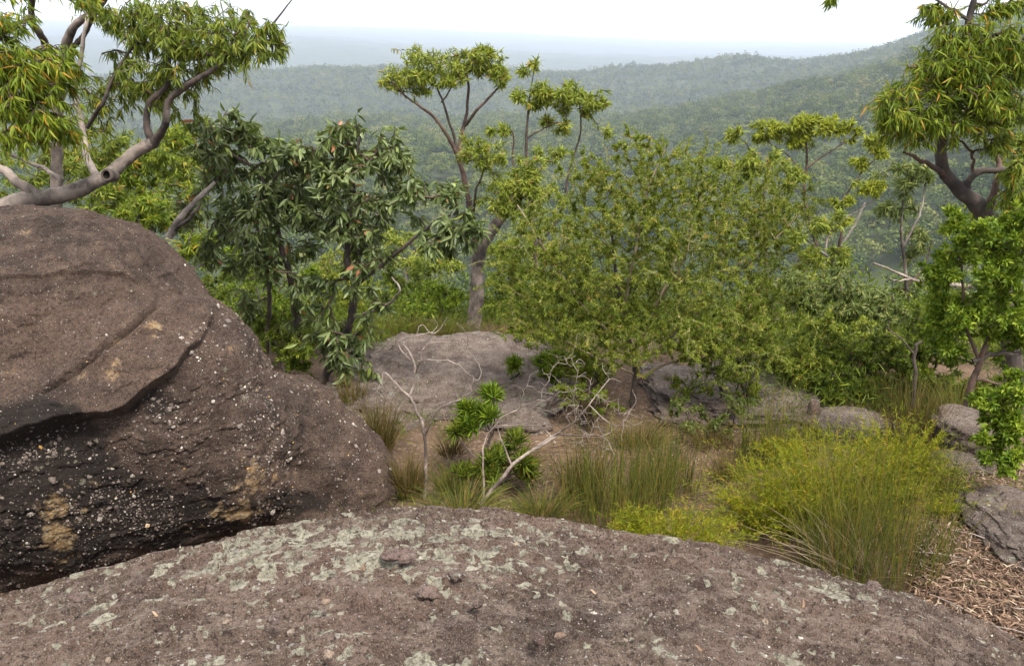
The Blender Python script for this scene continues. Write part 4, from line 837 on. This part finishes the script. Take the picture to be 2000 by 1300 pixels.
BU = [
    ('yellow-green regrowth bush glowing behind the leaning gum trunk', [(310, 300, 80, 50, 11.5, 70), (250, 330, 70, 60, 11.5, 60), (330, 380, 80, 60, 11, 70), (240, 410, 60, 40, 11, 36)], (290, 520, 11.5), L_bg, 'gum_yellow'),
    ('round-topped light green bush above the pale forked stump', [(380, 268, 50, 30, 13, 48), (400, 320, 50, 40, 13, 44), (360, 330, 40, 30, 13, 24)], (390, 520, 13), L_bg, 'gum_bright'),
    ('green bush filling the gap left of the grey trunk', [(60, 330, 70, 50, 12, 50), (30, 390, 60, 40, 11.5, 36), (140, 340, 50, 50, 12, 36)], (70, 520, 12), L_bg, 'gum_green'),
    ('dark hanging-leaved bush between the leaning trunk and the boulder', [(190, 290, 60, 60, 10.5, 44), (170, 390, 60, 30, 10, 30), (330, 430, 60, 30, 10, 30)], (220, 500, 10.5), L_bg, 'gum_green'),
    ('low yellowish bush in front of the dark bush over the boulder edge', [(280, 420, 50, 30, 9.5, 30), (380, 460, 40, 40, 9.5, 30)], (320, 520, 9.5), L_bg, 'gum_yellow'),
    ('bright green shrub under the dark broad-leaved gum', [(520, 560, 70, 50, 9.3, 60), (560, 620, 70, 50, 8.8, 60), (480, 510, 50, 40, 9.6, 36), (600, 560, 50, 40, 9.3, 36)], (540, 690, 9.2), L_sm, 'fresh_green'),
    ('low grass-green shrub by the right flank of the boulder', [(540, 660, 50, 40, 8.0, 44), (590, 690, 50, 36, 7.6, 40), (500, 620, 30, 40, 8.3, 24)], (560, 730, 8.0), L_sm, 'shrub_green'),
    ('vivid green rounded shrub left of the central trunk', [(830, 565, 62, 45, 12.5, 80), (790, 590, 50, 36, 12.3, 50), (865, 600, 40, 32, 12.3, 40), (760, 560, 40, 40, 12.5, 32)], (825, 660, 12.4), dict(L_sm, L=.06), 'shrub_green'),
    ('dense mid-green shrub on the ledge below the left half of the dark gum', [(460, 570, 50, 50, 10.6, 50), (510, 600, 50, 44, 10.4, 50), (420, 540, 40, 40, 11, 30)], (470, 680, 10.6), L_sm, 'shrub_green'),
    ('tall bright bush seen between the dark gum stems', [(640, 560, 60, 50, 10.8, 70), (610, 610, 50, 40, 10.4, 50), (700, 590, 50, 44, 10.6, 50), (660, 520, 50, 36, 11.2, 40)], (650, 680, 10.6), L_sm, 'gum_bright'),
    ('small vivid bush in front of the central gum trunk at its left', [(840, 600, 44, 34, 10.9, 50), (800, 615, 44, 30, 10.9, 44), (870, 570, 30, 34, 11, 30)], (835, 665, 10.9), L_sm, 'fresh_green'),
    ('olive shrub at the foot of the vivid green shrub', [(770, 630, 60, 34, 10.8, 54), (850, 640, 50, 26, 10.8, 44), (740, 600, 34, 40, 11, 30)], (790, 675, 10.8), dict(L_sm, L=.06, rmean=.3), 'gum_olive'),
    ('yellowish bush behind the big bend of the dark gum branch', [(820, 510, 60, 30, 15, 46), (780, 470, 50, 34, 16, 40), (730, 470, 40, 34, 16, 26), (880, 520, 40, 24, 15, 20)], (810, 640, 15), L_bg, 'gum_bright'),
    ('green bush just right of the central trunk', [(1000, 540, 60, 44, 12.2, 60), (960, 580, 30, 40, 12, 30), (1030, 590, 60, 40, 12, 54), (1000, 500, 50, 30, 13, 34)], (1000, 655, 12.2), dict(L_sm, L=.06), 'shrub_green'),
    ('lime bush seen between the central trunk and tea-tree', [(985, 480, 40, 22, 16, 30), (1050, 500, 40, 30, 16, 30)], (1010, 640, 16), L_bg, 'gum_lime'),
    ('grey-green drooping bush behind the right rushes', [(1640, 570, 70, 40, 9.2, 60), (1720, 600, 70, 40, 9, 60), (1590, 610, 60, 36, 9.2, 46), (1680, 640, 70, 36, 8.8, 46), (1560, 560, 40, 30, 9.4, 24)], (1650, 720, 9.2), dict(L_bg, L=.09, W=.017, n=14), 'gum_olive'),
    ('dark green shrub massed beneath the drooping grey-green bush', [(1600, 690, 60, 44, 7.5, 64), (1680, 700, 70, 44, 7.4, 76), (1640, 740, 60, 36, 7.1, 56), (1560, 680, 40, 34, 7.6, 34)], (1640, 775, 7.3), dict(L_sm, rmean=.32), 'shrub_green'),
    ('dark shrub below the olive gum at right', [(1760, 690, 60, 50, 7.2, 60), (1820, 720, 60, 44, 7.0, 56), (1850, 650, 50, 50, 7.2, 44), (1800, 620, 40, 40, 7.5, 30)], (1800, 775, 7.2), dict(L_sm, rmean=.38), 'shrub_green'),
    ('low leafy shrub behind the squared grey boulder', [(1850, 765, 60, 26, 7.0, 44), (1940, 760, 60, 30, 6.9, 44), (1990, 700, 40, 50, 7.2, 36)], (1900, 800, 7.0), dict(L_sm, rmean=.45), 'shrub_green'),
    ('pale green bush low behind the tea-tree on its right side', [(1540, 640, 60, 40, 10, 50), (1480, 560, 50, 50, 11, 36), (1580, 520, 40, 30, 11, 22)], (1530, 720, 10), dict(L_sm, L=.06), 'gum_bright'),
    ('spindly bush at the far right behind the forked trunk', [(1960, 420, 60, 60, 9, 44), (1990, 330, 40, 60, 9, 26), (1960, 500, 50, 50, 9, 30)], (1970, 640, 9), L_bg, 'gum_green'),
    ('bush with olive leaves hidden behind the tea-tree stems', [(1150, 520, 80, 60, 11.5, 50), (1250, 560, 80, 60, 11, 50), (1350, 580, 80, 60, 11, 50), (1400, 500, 60, 50, 12, 26), (1130, 600, 60, 36, 11, 26)], (1250, 660, 11.3), dict(L_sm, L=.06, rmean=.35), 'gum_olive'),
    ('low wiry bush on the mottled slab right of the tea-tree stem', [(1340, 750, 50, 30, 6.9, 36), (1420, 740, 60, 34, 6.9, 40), (1480, 760, 40, 26, 6.8, 26)], (1400, 800, 6.9), dict(L_fine, n=36), 'fine_green'),
    ('wispy light green bush in front of the mottled slab beside the dark upright rushes', [(1440, 700, 60, 40, 6.7, 36), (1500, 680, 50, 40, 6.8, 34), (1380, 690, 50, 34, 6.8, 30)], (1450, 810, 6.8), dict(L_fine, n=44), 'fine_green'),
    ('small wispy bush low at the left foot of the tea-tree', [(1120, 770, 46, 28, 6.6, 26), (1170, 780, 40, 28, 6.5, 24)], (1150, 830, 6.6), dict(L_fine, n=44), 'fine_green'),
    ('leafy green bush at the right end of the mottled slab below the drooping bush', [(1560, 700, 56, 40, 7.3, 50), (1620, 660, 50, 40, 7.8, 44), (1700, 660, 50, 36, 7.7, 40)], (1600, 780, 7.3), dict(L_sm, rmean=.5), 'gum_bright'),
    ('low wiry bush spreading along the back of the rock slab', [(1130, 690, 50, 26, 8.0, 30), (1060, 660, 50, 20, 8.6, 26), (1180, 720, 40, 26, 7.6, 24)], (1130, 730, 8.0), dict(L_fine, n=36), 'fine_green'),
    ('grey-green twiggy bush between the dark rush clump and the tea-tree', [(1400, 830, 46, 30, 6.4, 26), (1340, 810, 40, 26, 6.4, 22), (1450, 800, 36, 26, 6.5, 20)], (1400, 870, 6.4), dict(L_sm, n=22, L=.035), 'gum_olive'),
    ('pale green bush against the right end of the mottled slab', [(1560, 740, 50, 36, 7.6, 40), (1520, 720, 40, 30, 7.7, 28)], (1550, 800, 7.6), dict(L_sm), 'gum_bright'),
]
for i, (lab, cl, base, lf, mt) in enumerate(BU): bush(lab, cl, base, lf, mt, 100 + i)

# young plants with long strap leaves
def strap_plant(label, px, py, d, clumps, seed, mat='fresh_green', L=.1, W=.0105, n=16):
    return bush(label, clumps, (px, py, d), dict(n=n, L=L, W=W, tmpl=LEAF_FOLD, droop=-.45, spread=.7, along=.6, flatn=.4), mat, seed, name='sapling', stems=len(clumps), cat='sapling')
strap_plant('leafy young wattle with upright yellow-green leaves in front of the rock slab', 945, 890, 5.6, [(945, 815, 32, 26, 5.6, 16), (960, 785, 24, 18, 5.6, 7)], 151)
strap_plant('low young plant with long green strap leaves beneath the dead branch', 955, 960, 5.4, [(955, 900, 60, 40, 5.4, 20), (890, 850, 24, 18, 5.5, 6), (1010, 900, 50, 40, 5.4, 12)], 152, 'gum_green')
strap_plant('bright young plant on the back of the rock slab', 1080, 745, 7.8, [(1060, 705, 34, 24, 7.8, 16), (1110, 700, 40, 24, 7.6, 18), (1095, 735, 50, 18, 7.5, 14)], 153)
strap_plant('young wattle with yellowish strap leaves left of the tea-tree trunk', 1140, 760, 7.2, [(1130, 715, 34, 24, 7.2, 14), (1165, 735, 30, 20, 7.1, 10)], 156, 'gum_bright')
strap_plant('small leafy seedling beside the young plant on the slab', 1000, 740, 7.4, [(998, 715, 14, 14, 7.4, 5)], 154, L=.11)
strap_plant('mossy green tuft low on the rock slab', 945, 715, 8.0, [(945, 705, 36, 12, 8.0, 30)], 155, 'shrub_green', .05, .008, 26)

# rushes, grass, feathery plants
def stems(mb, base, tip, bend, w, rng, rmean=.45, rsd=.25, m=5):
    n = len(base); t = np.linspace(0, 1, m)[None, :, None]
    mid = base * .45 + tip * .55 + np.array([0, 0, 1.0]) * bend[:, None]
    Pt = (1 - t) ** 2 * base[:, None] + 2 * t * (1 - t) * mid[:, None] + t * t * tip[:, None]
    R = w[:, None] * (1 - .75 * np.linspace(0, 1, m)[None])
    tubes(mb, Pt, R, 3, np.clip(np.where(rng.uniform(size=n) < .16, rng.uniform(.75, 1, n), rng.normal(rmean - .08, rsd, n)), 0, 1)); return Pt
def clump(name, label, cat, px, py, d, wpx, hpx, n, mat, seed, spread=.5, lean=(0, 0), w=.0019, rmean=.45, filaments=0, fl=.03, droop=.0, depth=.7):
    rng = np.random.default_rng(seed); b = P(px, py, d); s = S(px, py, d)
    if d > 7.0: b[2] = max(b[2], terrain(b[:1], b[1:2])[0])
    root = empty(name, b, label, cat)
    a = rng.uniform(0, 2 * pi, n); q = np.sqrt(rng.uniform(0, 1, n)); bw = wpx * s * (1 - spread)
    base = b + np.stack([np.cos(a) * q * bw, np.sin(a) * q * bw * depth, rng.uniform(-.06, 0, n)], -1)
    h = hpx * s * rng.uniform(.35, 1.08, n) ** 1.0 * (1 - .22 * q)
    out = np.stack([np.cos(a) * q, np.sin(a) * q * depth, np.zeros(n)], -1) * (wpx * s * spread) + rng.normal(size=(n, 3)) * np.where(rng.uniform(size=(n, 1)) < .15, 3.0, 1.0) * [.05, .04, .02] * (hpx * s / .5) + np.array([lean[0], lean[1], 0]) * rng.uniform(.3, 1, (n, 1))
    tip = base + out + np.stack([np.zeros(n), np.zeros(n), h * (1 - droop * q)], -1)
    mb = MB(); Pt = stems(mb, base, tip, h * (.12 + .3 * q), w * rng.uniform(.6, 1.3, n), rng, rmean); mb.build('stems', M[mat], root, b)
    if filaments:
        mb = MB(); k = filaments; t = rng.uniform(.35, 1, (n, k)); x = t * 4; i = np.minimum(x.astype(int), 3); f = (x - i)[..., None]; bi = np.arange(n)[:, None]
        p = (Pt[bi, i] * (1 - f) + Pt[bi, i + 1] * f).reshape(-1, 3); ax = norm(Pt[bi, i + 1] - Pt[bi, i]).reshape(-1, 3)
        dd = norm(ax * .7 + rng.normal(size=p.shape) * .75 + [0, 0, .1]); L = fl * rng.uniform(.5, 1.5, len(p))
        leaves(mb, p, dd, rng.normal(size=p.shape), L, fl * .13, LEAF_FLAT, np.clip(rng.normal(.5, .25, len(p)) + np.repeat(rng.normal(0, .1, n), k), 0, 1)); mb.build('fronds', M[mat], root, b)
    return root
CL = [
    ('rush_clump', 'tall brown-tipped rush clump left of the yellow feathery plants', 'rushes', 1200, 1000, 5.0, 125, 235, 620, 'rush', .12),
    ('rush_clump', 'rush clump behind the first, right of the dead branch', 'rushes', 1300, 950, 5.4, 80, 170, 320, 'rush', .15),
    ('rush_clump', 'dark upright rush clump standing before the pale stone', 'rushes', 1510, 895, 5.9, 85, 165, 460, 'rush', .15),
    ('rush_clump', 'large rush tussock with arching pale blades at the rim of the dome', 'rushes', 1700, 1130, 4.3, 160, 320, 850, 'rush', .15),
    ('rush_clump', 'reddish-brown rush clump left of the squared boulder', 'rushes', 1780, 870, 6.0, 80, 170, 360, 'rush_brown', .35),
    ('rush_clump', 'faint rush clump in the shade under the olive gum', 'rushes', 1740, 800, 7.0, 60, 110, 240, 'rush', .4),
    ('rush_clump', 'slim rush clump behind the dark upright one', 'rushes', 1560, 810, 7.2, 50, 90, 220, 'rush', .4),
    ('grass_clump', 'brown-green grass clump along the right flank of the boulder', 'grass clump', 740, 870, 6.0, 60, 130, 520, 'rush_brown', .55),
    ('grass_clump', 'dry grass clump at the foot of the dead grey bush', 'grass clump', 800, 960, 5.3, 55, 110, 420, 'rush_brown', .6),
    ('grass_clump', 'short green grass clump at the crest of the dome', 'grass clump', 900, 995, 4.6, 120, 60, 460, 'rush', .6),
    ('grass_clump', 'sparse grass clump between the dead branch and the rushes', 'grass clump', 1060, 1000, 4.6, 90, 70, 300, 'rush', .6),
    ('grass_clump', 'olive grass clump before the vivid green shrub', 'grass clump', 770, 680, 9.8, 70, 60, 380, 'rush', .5),
    ('grass_clump', 'tall fine grass clump beneath the dark broad-leaved gum', 'grass clump', 690, 790, 7.0, 45, 80, 260, 'rush_brown', .5),
    ('grass_clump', 'straw-coloured grass clump in front of the low mottled slab', 'grass clump', 1390, 870, 6.2, 70, 70, 260, 'rush_brown', .6),
    ('feathery_plant', 'big yellow-green feathery plant in front of the low pinkish rock', 'plant', 1620, 1020, 4.9, 210, 270, 560, 'feather', .7, 26),
    ('feathery_plant', 'golden feathery plant spilling left towards the rushes', 'plant', 1500, 1030, 4.8, 160, 200, 380, 'feather', .75, 26),
    ('feathery_plant', 'yellow feathery plant behind the large rush tussock', 'plant', 1750, 970, 5.0, 120, 220, 330, 'feather', .65, 26),
    ('feathery_plant', 'small golden feathery plant touching the rim of the dome', 'plant', 1330, 1070, 4.3, 130, 110, 240, 'feather', .75, 24),
    ('feathery_plant', 'orange-tinged feathery sprig at the foot of the tall rushes', 'plant', 1235, 1040, 4.3, 55, 85, 90, 'feather', .8, 22),
    ('feathery_plant', 'sparse yellow sprig among leaf litter beside the tussock', 'plant', 1840, 1000, 4.7, 40, 60, 50, 'feather', .8, 22),
    ('feathery_plant', 'yellow sprig below the slim rush clump', 'plant', 1520, 880, 5.7, 50, 50, 60, 'feather', .8, 22),
    ('grass_clump', 'olive grass clump between the dark gum and the vivid green shrub', 'grass clump', 700, 690, 9.0, 70, 70, 360, 'rush', .5),
    ('grass_clump', 'fine dark grass clump at the base of the central trunk', 'grass clump', 880, 665, 10.2, 80, 40, 320, 'rush', .5),
    ('grass_clump', 'long green grass clump at the far end of the mottled slab', 'grass clump', 1620, 760, 7.8, 80, 90, 360, 'rush', .4),
    ('grass_clump', 'green grass clump in front of the dark shrub under the olive gum', 'grass clump', 1720, 790, 7.3, 80, 100, 360, 'rush', .4),
    ('grass_clump', 'olive grass clump directly left of the central trunk base', 'grass clump', 865, 672, 10.0, 70, 60, 420, 'rush', .5),
    ('grass_clump', 'green grass clump on the soil left of the rock slab crest', 'grass clump', 790, 672, 9.7, 80, 66, 460, 'rush', .5),
    ('grass_clump', 'brownish grass clump directly right of the central trunk base', 'grass clump', 985, 668, 10.0, 70, 54, 380, 'rush_brown', .5),
    ('grass_clump', 'thick grass clump right of the trunk against the tea-tree foliage', 'grass clump', 1050, 668, 9.8, 70, 64, 380, 'rush', .5),
    ('grass_clump', 'low brown grass clump in the litter below the tea-tree stem', 'grass clump', 1250, 860, 6.2, 90, 60, 380, 'rush_brown', .6),
    ('grass_clump', 'sparse reddish grass clump in front of the slab below the young wattle', 'grass clump', 1010, 910, 5.5, 80, 60, 320, 'rush_brown', .6),
    ('grass_clump', 'short grass clump tucked between the two dead bushes', 'grass clump', 880, 950, 5.3, 60, 60, 320, 'rush', .6),
    ('rush_clump', 'brown-green rush clump beneath the dark sapling', 'rushes', 1790, 800, 6.8, 70, 100, 320, 'rush', .3),
    ('grass_clump', 'green grass clump under the whorled shrub trunk', 'grass clump', 1870, 800, 6.4, 80, 80, 360, 'rush', .5),
    ('grass_clump', 'thin brown grass clump right of the fallen dead bush', 'grass clump', 1130, 960, 5.2, 60, 120, 260, 'rush_brown', .5),
    ('grass_clump', 'wispy tan grass clump in the litter before the dark upright rushes', 'grass clump', 1420, 930, 5.6, 70, 80, 220, 'rush_brown', .6),
    ('grass_clump', 'brown grass clump lapping the front of the rock slab', 'grass clump', 880, 880, 5.9, 60, 60, 240, 'rush_brown', .6),
    ('grass_clump', 'green grass clump on the rock slab near the leafy seedling', 'grass clump', 1010, 790, 7.0, 50, 40, 220, 'rush', .6),
    ('grass_clump', 'short grass clump under the tea-tree on its left side', 'grass clump', 1150, 800, 6.9, 70, 60, 260, 'rush_brown', .6),
    ('rush_clump', 'tall thin rush clump between the feathery plant and the squared boulder', 'rushes', 1840, 960, 4.9, 50, 140, 160, 'rush', .4),
    ('grass_clump', 'tall green grass clump in the shade behind the low pinkish rock', 'grass clump', 1650, 790, 7.2, 90, 80, 360, 'rush', .5),
]
for i, c in enumerate(CL):
    nm, lab, cat, px, py, dd, wp, hp, n, mt, sp = c[:11]
    clump(nm, lab, cat, px, py, dd, wp, hp, n, mt, 300 + i, sp, filaments=c[11] if len(c) > 11 else 0, fl=.032, droop=.45 if mt == 'feather' else .1)
def arching():
    t = [o for o in bpy.data.objects if o.get('label', '').startswith('large rush tussock')][0]; b = np.array(t.location); rng = np.random.default_rng(77); n = 46
    base = b + np.stack([rng.uniform(-.22, .05, n), rng.uniform(-.12, .1, n), np.zeros(n)], -1)
    tip = base + np.stack([rng.normal(-.28, .3, n), rng.normal(-.05, .1, n), rng.uniform(.25, .55, n)], -1)
    mb = MB(); stems(mb, base, tip, rng.uniform(.05, .15, n), np.full(n, .0024), rng, .8, .2); mb.build('blades', M['twig_pale'], t, b)
arching()

# dead grey shrubs
def dead(label, base, limbs, nt, seed, boxes):
    rng = np.random.default_rng(seed); cl = [(a, b, c, e, dd, n) for a, b, c, e, dd, n in boxes]
    return plant('dead_bush', label, 'dead bush', base, limbs, cl, None, 'dead_wood', 'dead_twig', seed, None, tip_r=.0013, maxr=.0026, dens=2.4, curve=.2, up=.1, wob=.02, thin=.7, sub=4)
M['dead_twig'] = plain_mat('dead_twig', [(0, (.08, .058, .048, 1)), (1, (.24, .2, .172, 1))])
d = 5.3
dead('upright dead bush of bare grey forked branches before the rock slab', (828, 985, d), [
    ('trunk', [(828, 985, d), (832, 920, d), (828, 840, d), (812, 800, d), (800, 772, d)], 5.2, 3.6),
    ('branch', [(800, 774, d), (775, 750, d), (752, 727, d)], 4, 2),
    ('branch', [(800, 774, d), (812, 735, d), (806, 700, d), (785, 668, d), (790, 670, d)], 4, 2),
    ('branch', [(812, 728, d), (822, 700, 5.2), (835, 672, 5.2), (880, 667, 5.2)], 2.6, 1.2),
    ('branch', [(806, 705, d), (790, 690, d), (780, 668, d), (812, 655, 5.2), (845, 648, 5.2)], 2.4, 1.2),
    ('branch', [(812, 660, 5.2), (822, 635, 5.2), (850, 650, 5.3), (875, 618, 5.3)], 1.8, 1),
    ('branch', [(830, 850, d), (855, 800, 5.2), (900, 780, 5.1), (925, 760, 5.1)], 3, 1.3),
    ('branch', [(815, 705, d), (850, 702, 5.2), (890, 708, 5.2), (915, 730, 5.2)], 1.8, 1)], 0, 61,
    [(880, 660, 60, 40, 5.4, 20), (770, 740, 40, 40, d, 10), (900, 730, 60, 40, 5.2, 16)])
dead('fallen dead bush with tangled grey twigs leaning to the right', (938, 985, 5.0), [
    ('trunk', [(938, 985, 5.0), (970, 945, 5.0), (1015, 895, 5.0), (1065, 865, 5.0), (1095, 845, 5.0)], 6, 3.4),
    ('branch', [(1050, 870, 5.0), (1085, 848, 5.0), (1125, 820, 4.9), (1150, 790, 4.9), (1190, 740, 5.0)], 3, 1.2),
    ('branch', [(1095, 848, 5.0), (1140, 850, 4.9), (1180, 852, 4.9), (1200, 888, 4.8)], 2.4, 1),
    ('branch', [(1000, 910, 5.0), (985, 870, 5.0), (970, 830, 5.0), (978, 815, 5.0), (1010, 800, 5.1)], 2.6, 1.2),
    ('branch', [(945, 975, 5.0), (944, 900, 5.1), (948, 860, 5.2), (975, 820, 5.2)], 3.2, 1.6),
    ('branch', [(1085, 865, 5.0), (1060, 835, 5.1), (1020, 832, 5.2), (980, 830, 5.2)], 2, 1),
    ('branch', [(1125, 820, 4.9), (1120, 780, 4.9), (1130, 720, 4.9)], 1.8, .9),
    ('branch', [(1150, 790, 4.9), (1200, 830, 4.8), (1240, 790, 4.8), (1235, 760, 4.8)], 1.8, .9)], 0, 62,
    [(1120, 760, 90, 60, 5.0, 60), (1180, 800, 70, 50, 4.9, 40), (1050, 780, 60, 40, 5.1, 24), (1160, 860, 60, 30, 4.9, 18)])

# leaf litter and fallen sticks
def litter():
    rng = np.random.default_rng(88); mb = MB()
    def drop(n, pxr, pyr, dens=1):
        px = rng.uniform(*pxr, n); py = rng.uniform(*pyr, n); out = []
        for a, b in zip(px, py):
            r_ = ray(a, b); lo, hi = 3.3, 12.0
            for _ in range(18):
                y = (lo + hi) / 2; p = r_ * y
                if p[2] + CZ > near_ground(np.array([p[0]]), np.array([y]))[0]: lo = y
                else: hi = y
            out.append(r_ * lo + [0, 0, CZ])
        return np.array(out)
    p = np.concatenate([drop(9000, (1780, 2080), (900, 1330)), drop(2600, (1250, 1650), (780, 960)), drop(2400, (860, 1300), (790, 1010)), drop(900, (700, 1100), (640, 720)), drop(700, (1500, 1800), (880, 1100))])
    n = len(p); p = p + np.stack([np.zeros(n), np.zeros(n), rng.uniform(.0, .035, n)], -1)
    dr = norm(np.stack([rng.normal(size=n), rng.normal(size=n), rng.normal(0, .22, n)], -1)); nr = norm(rng.normal(size=(n, 3)) * .35 + [0, 0, 1])
    sz = np.where(np.arange(n) < 9000, 1.0, .6); leaves(mb, p, dr, nr, sz * rng.uniform(.03, .09, n), sz * rng.uniform(.005, .011, n), LEAF_SICKLE, np.clip(rng.normal(.5, .3, n), 0, 1))
    q = np.concatenate([drop(260, (860, 1500), (790, 1000)), drop(160, (1780, 2050), (930, 1280)), drop(160, (700, 1100), (640, 720))]); m = len(q)
    v = norm(rng.normal(size=(m, 3)) * [1, 1, .12]) * rng.uniform(.04, .2, (m, 1)); t = np.linspace(-1, 1, 4)[None, :, None]
    tubes(mb, q[:, None] + v[:, None] * t + rng.normal(size=(m, 4, 3)) * .008 + [0, 0, .02], np.broadcast_to(rng.uniform(.0012, .0035, (m, 1)), (m, 4)), 4, rng.uniform(.1, .8, m))
    tag(mb.build('leaf_litter', M['litter']), 'fallen brown gum leaves lying on the ground between the rocks', 'leaf litter', kind='stuff')
    q = p[rng.choice(9000, 90, replace=False)]; mb = MB()
    for k, c in enumerate(q[:26]):
        a = rng.uniform(0, pi); L = rng.uniform(.12, .35); v = np.array([cos(a), sin(a), rng.normal(0, .08)])
        mb = MB(); tubes(mb, np.array([c - v * L / 2, c + rng.normal(size=3) * .01, c + v * L / 2]) + [0, 0, .03], np.array([.005, .004, .003]), 5)
        tag(mb.build('stick', M['dead_wood'], origin=c), 'thin grey stick lying in the leaf litter at right', 'stick', 'sticks in the leaf litter')
litter()

# low scrub and grass that carpets the ledge and spills over its edge
def undergrowth():
    rng = np.random.default_rng(99); mb = MB()
    for n, xr, yr, h, lf, cut in ((1900, (-6, 8), (8.6, 12.5), (.12, .4), 46, 0), (220, (-7, 9), (10.3, 12.4), (.25, .55), 150, 0), (260, (2.2, 6), (6.6, 9.0), (.12, .4), 60, 0), (700, (-2, 5), (4.9, 8.8), (.04, .15), 26, 1), (900, (-18, 24), (12, 36), (.4, 1.2), 110, 0)):
        x = rng.uniform(*xr, n); y = rng.uniform(*yr, n); keep = fbm(np.stack([x, y, x * 0], -1), .5, 2) > (-.25 if not cut else .05); keep &= ~((np.abs(x + .55) < .9) & (y < 10.7) & (y > 8)); x, y = x[keep], y[keep]; n = len(x)
        z = terrain(x, y); b = np.stack([x, y, z], -1); hh = rng.uniform(*h, n)
        q = rng.normal(size=(n, lf, 3)) * [.5, .5, .32] + [0, 0, .55]; q[..., 2] = np.abs(q[..., 2])
        p = (b[:, None] + q * hh[:, None, None]).reshape(-1, 3); hr = np.repeat(hh, lf)
        d = norm(rng.normal(size=p.shape) + [0, 0, .9]); L = np.clip(.16 * hr, .035, .13) * rng.uniform(.6, 1.3, len(p)) * (1.0 if h[1] > .5 else 2.2)
        leaves(mb, p, d, norm(rng.normal(size=p.shape) + [0, -.3, .6]), L, L * (.3 if h[1] > .5 else .07), LEAF_FLAT, np.clip(rng.normal(.36, .2, len(p)) + np.repeat(rng.normal(0, .2, n), lf), 0, 1))
    tag(mb.build('undergrowth', M['shrub_green']), 'low green scrub carpeting the rock ledge and the slope below its edge', 'undergrowth', kind='stuff')
undergrowth()

# dry leaves caught on the dome
def dome_leaves():
    rng = np.random.default_rng(123)
    for k, (px, py) in enumerate([(705, 1120), (1010, 1075), (1160, 1170), (1365, 1282), (300, 1215), (1560, 1190)]):
        p = on_front(px, py) + [0, 0, .022]; a = rng.uniform(0, 6.28); mb = MB()
        t = np.linspace(0, 1, 7)[:, None]; L = rng.uniform(.02, .042); ax = np.array([cos(a), sin(a), .05]); sd = np.array([-sin(a), cos(a), .1])
        mid = p + ax * L * (t - .5) + sd * .01 * np.sin(pi * t) + np.array([0, 0, 1.0]) * .008 * np.cos(2 * pi * t); w = .005 * np.sin(pi * np.clip(t, .04, .97)) ** .7
        V = np.concatenate([mid + sd * w, mid + [0, 0, -.002], mid - sd * w, mid + [0, 0, -.0035]]).reshape(4, 7, 3).transpose(1, 0, 2).reshape(-1, 3)
        mb.add(V, grid_faces(7, 4, True), rng.uniform(.55, 1.0))
        tag(mb.build('dry_leaf', M['litter'], origin=p), 'small curled dry leaf lying on the foreground dome', 'leaf', 'dry leaves on the foreground dome')
dome_leaves()
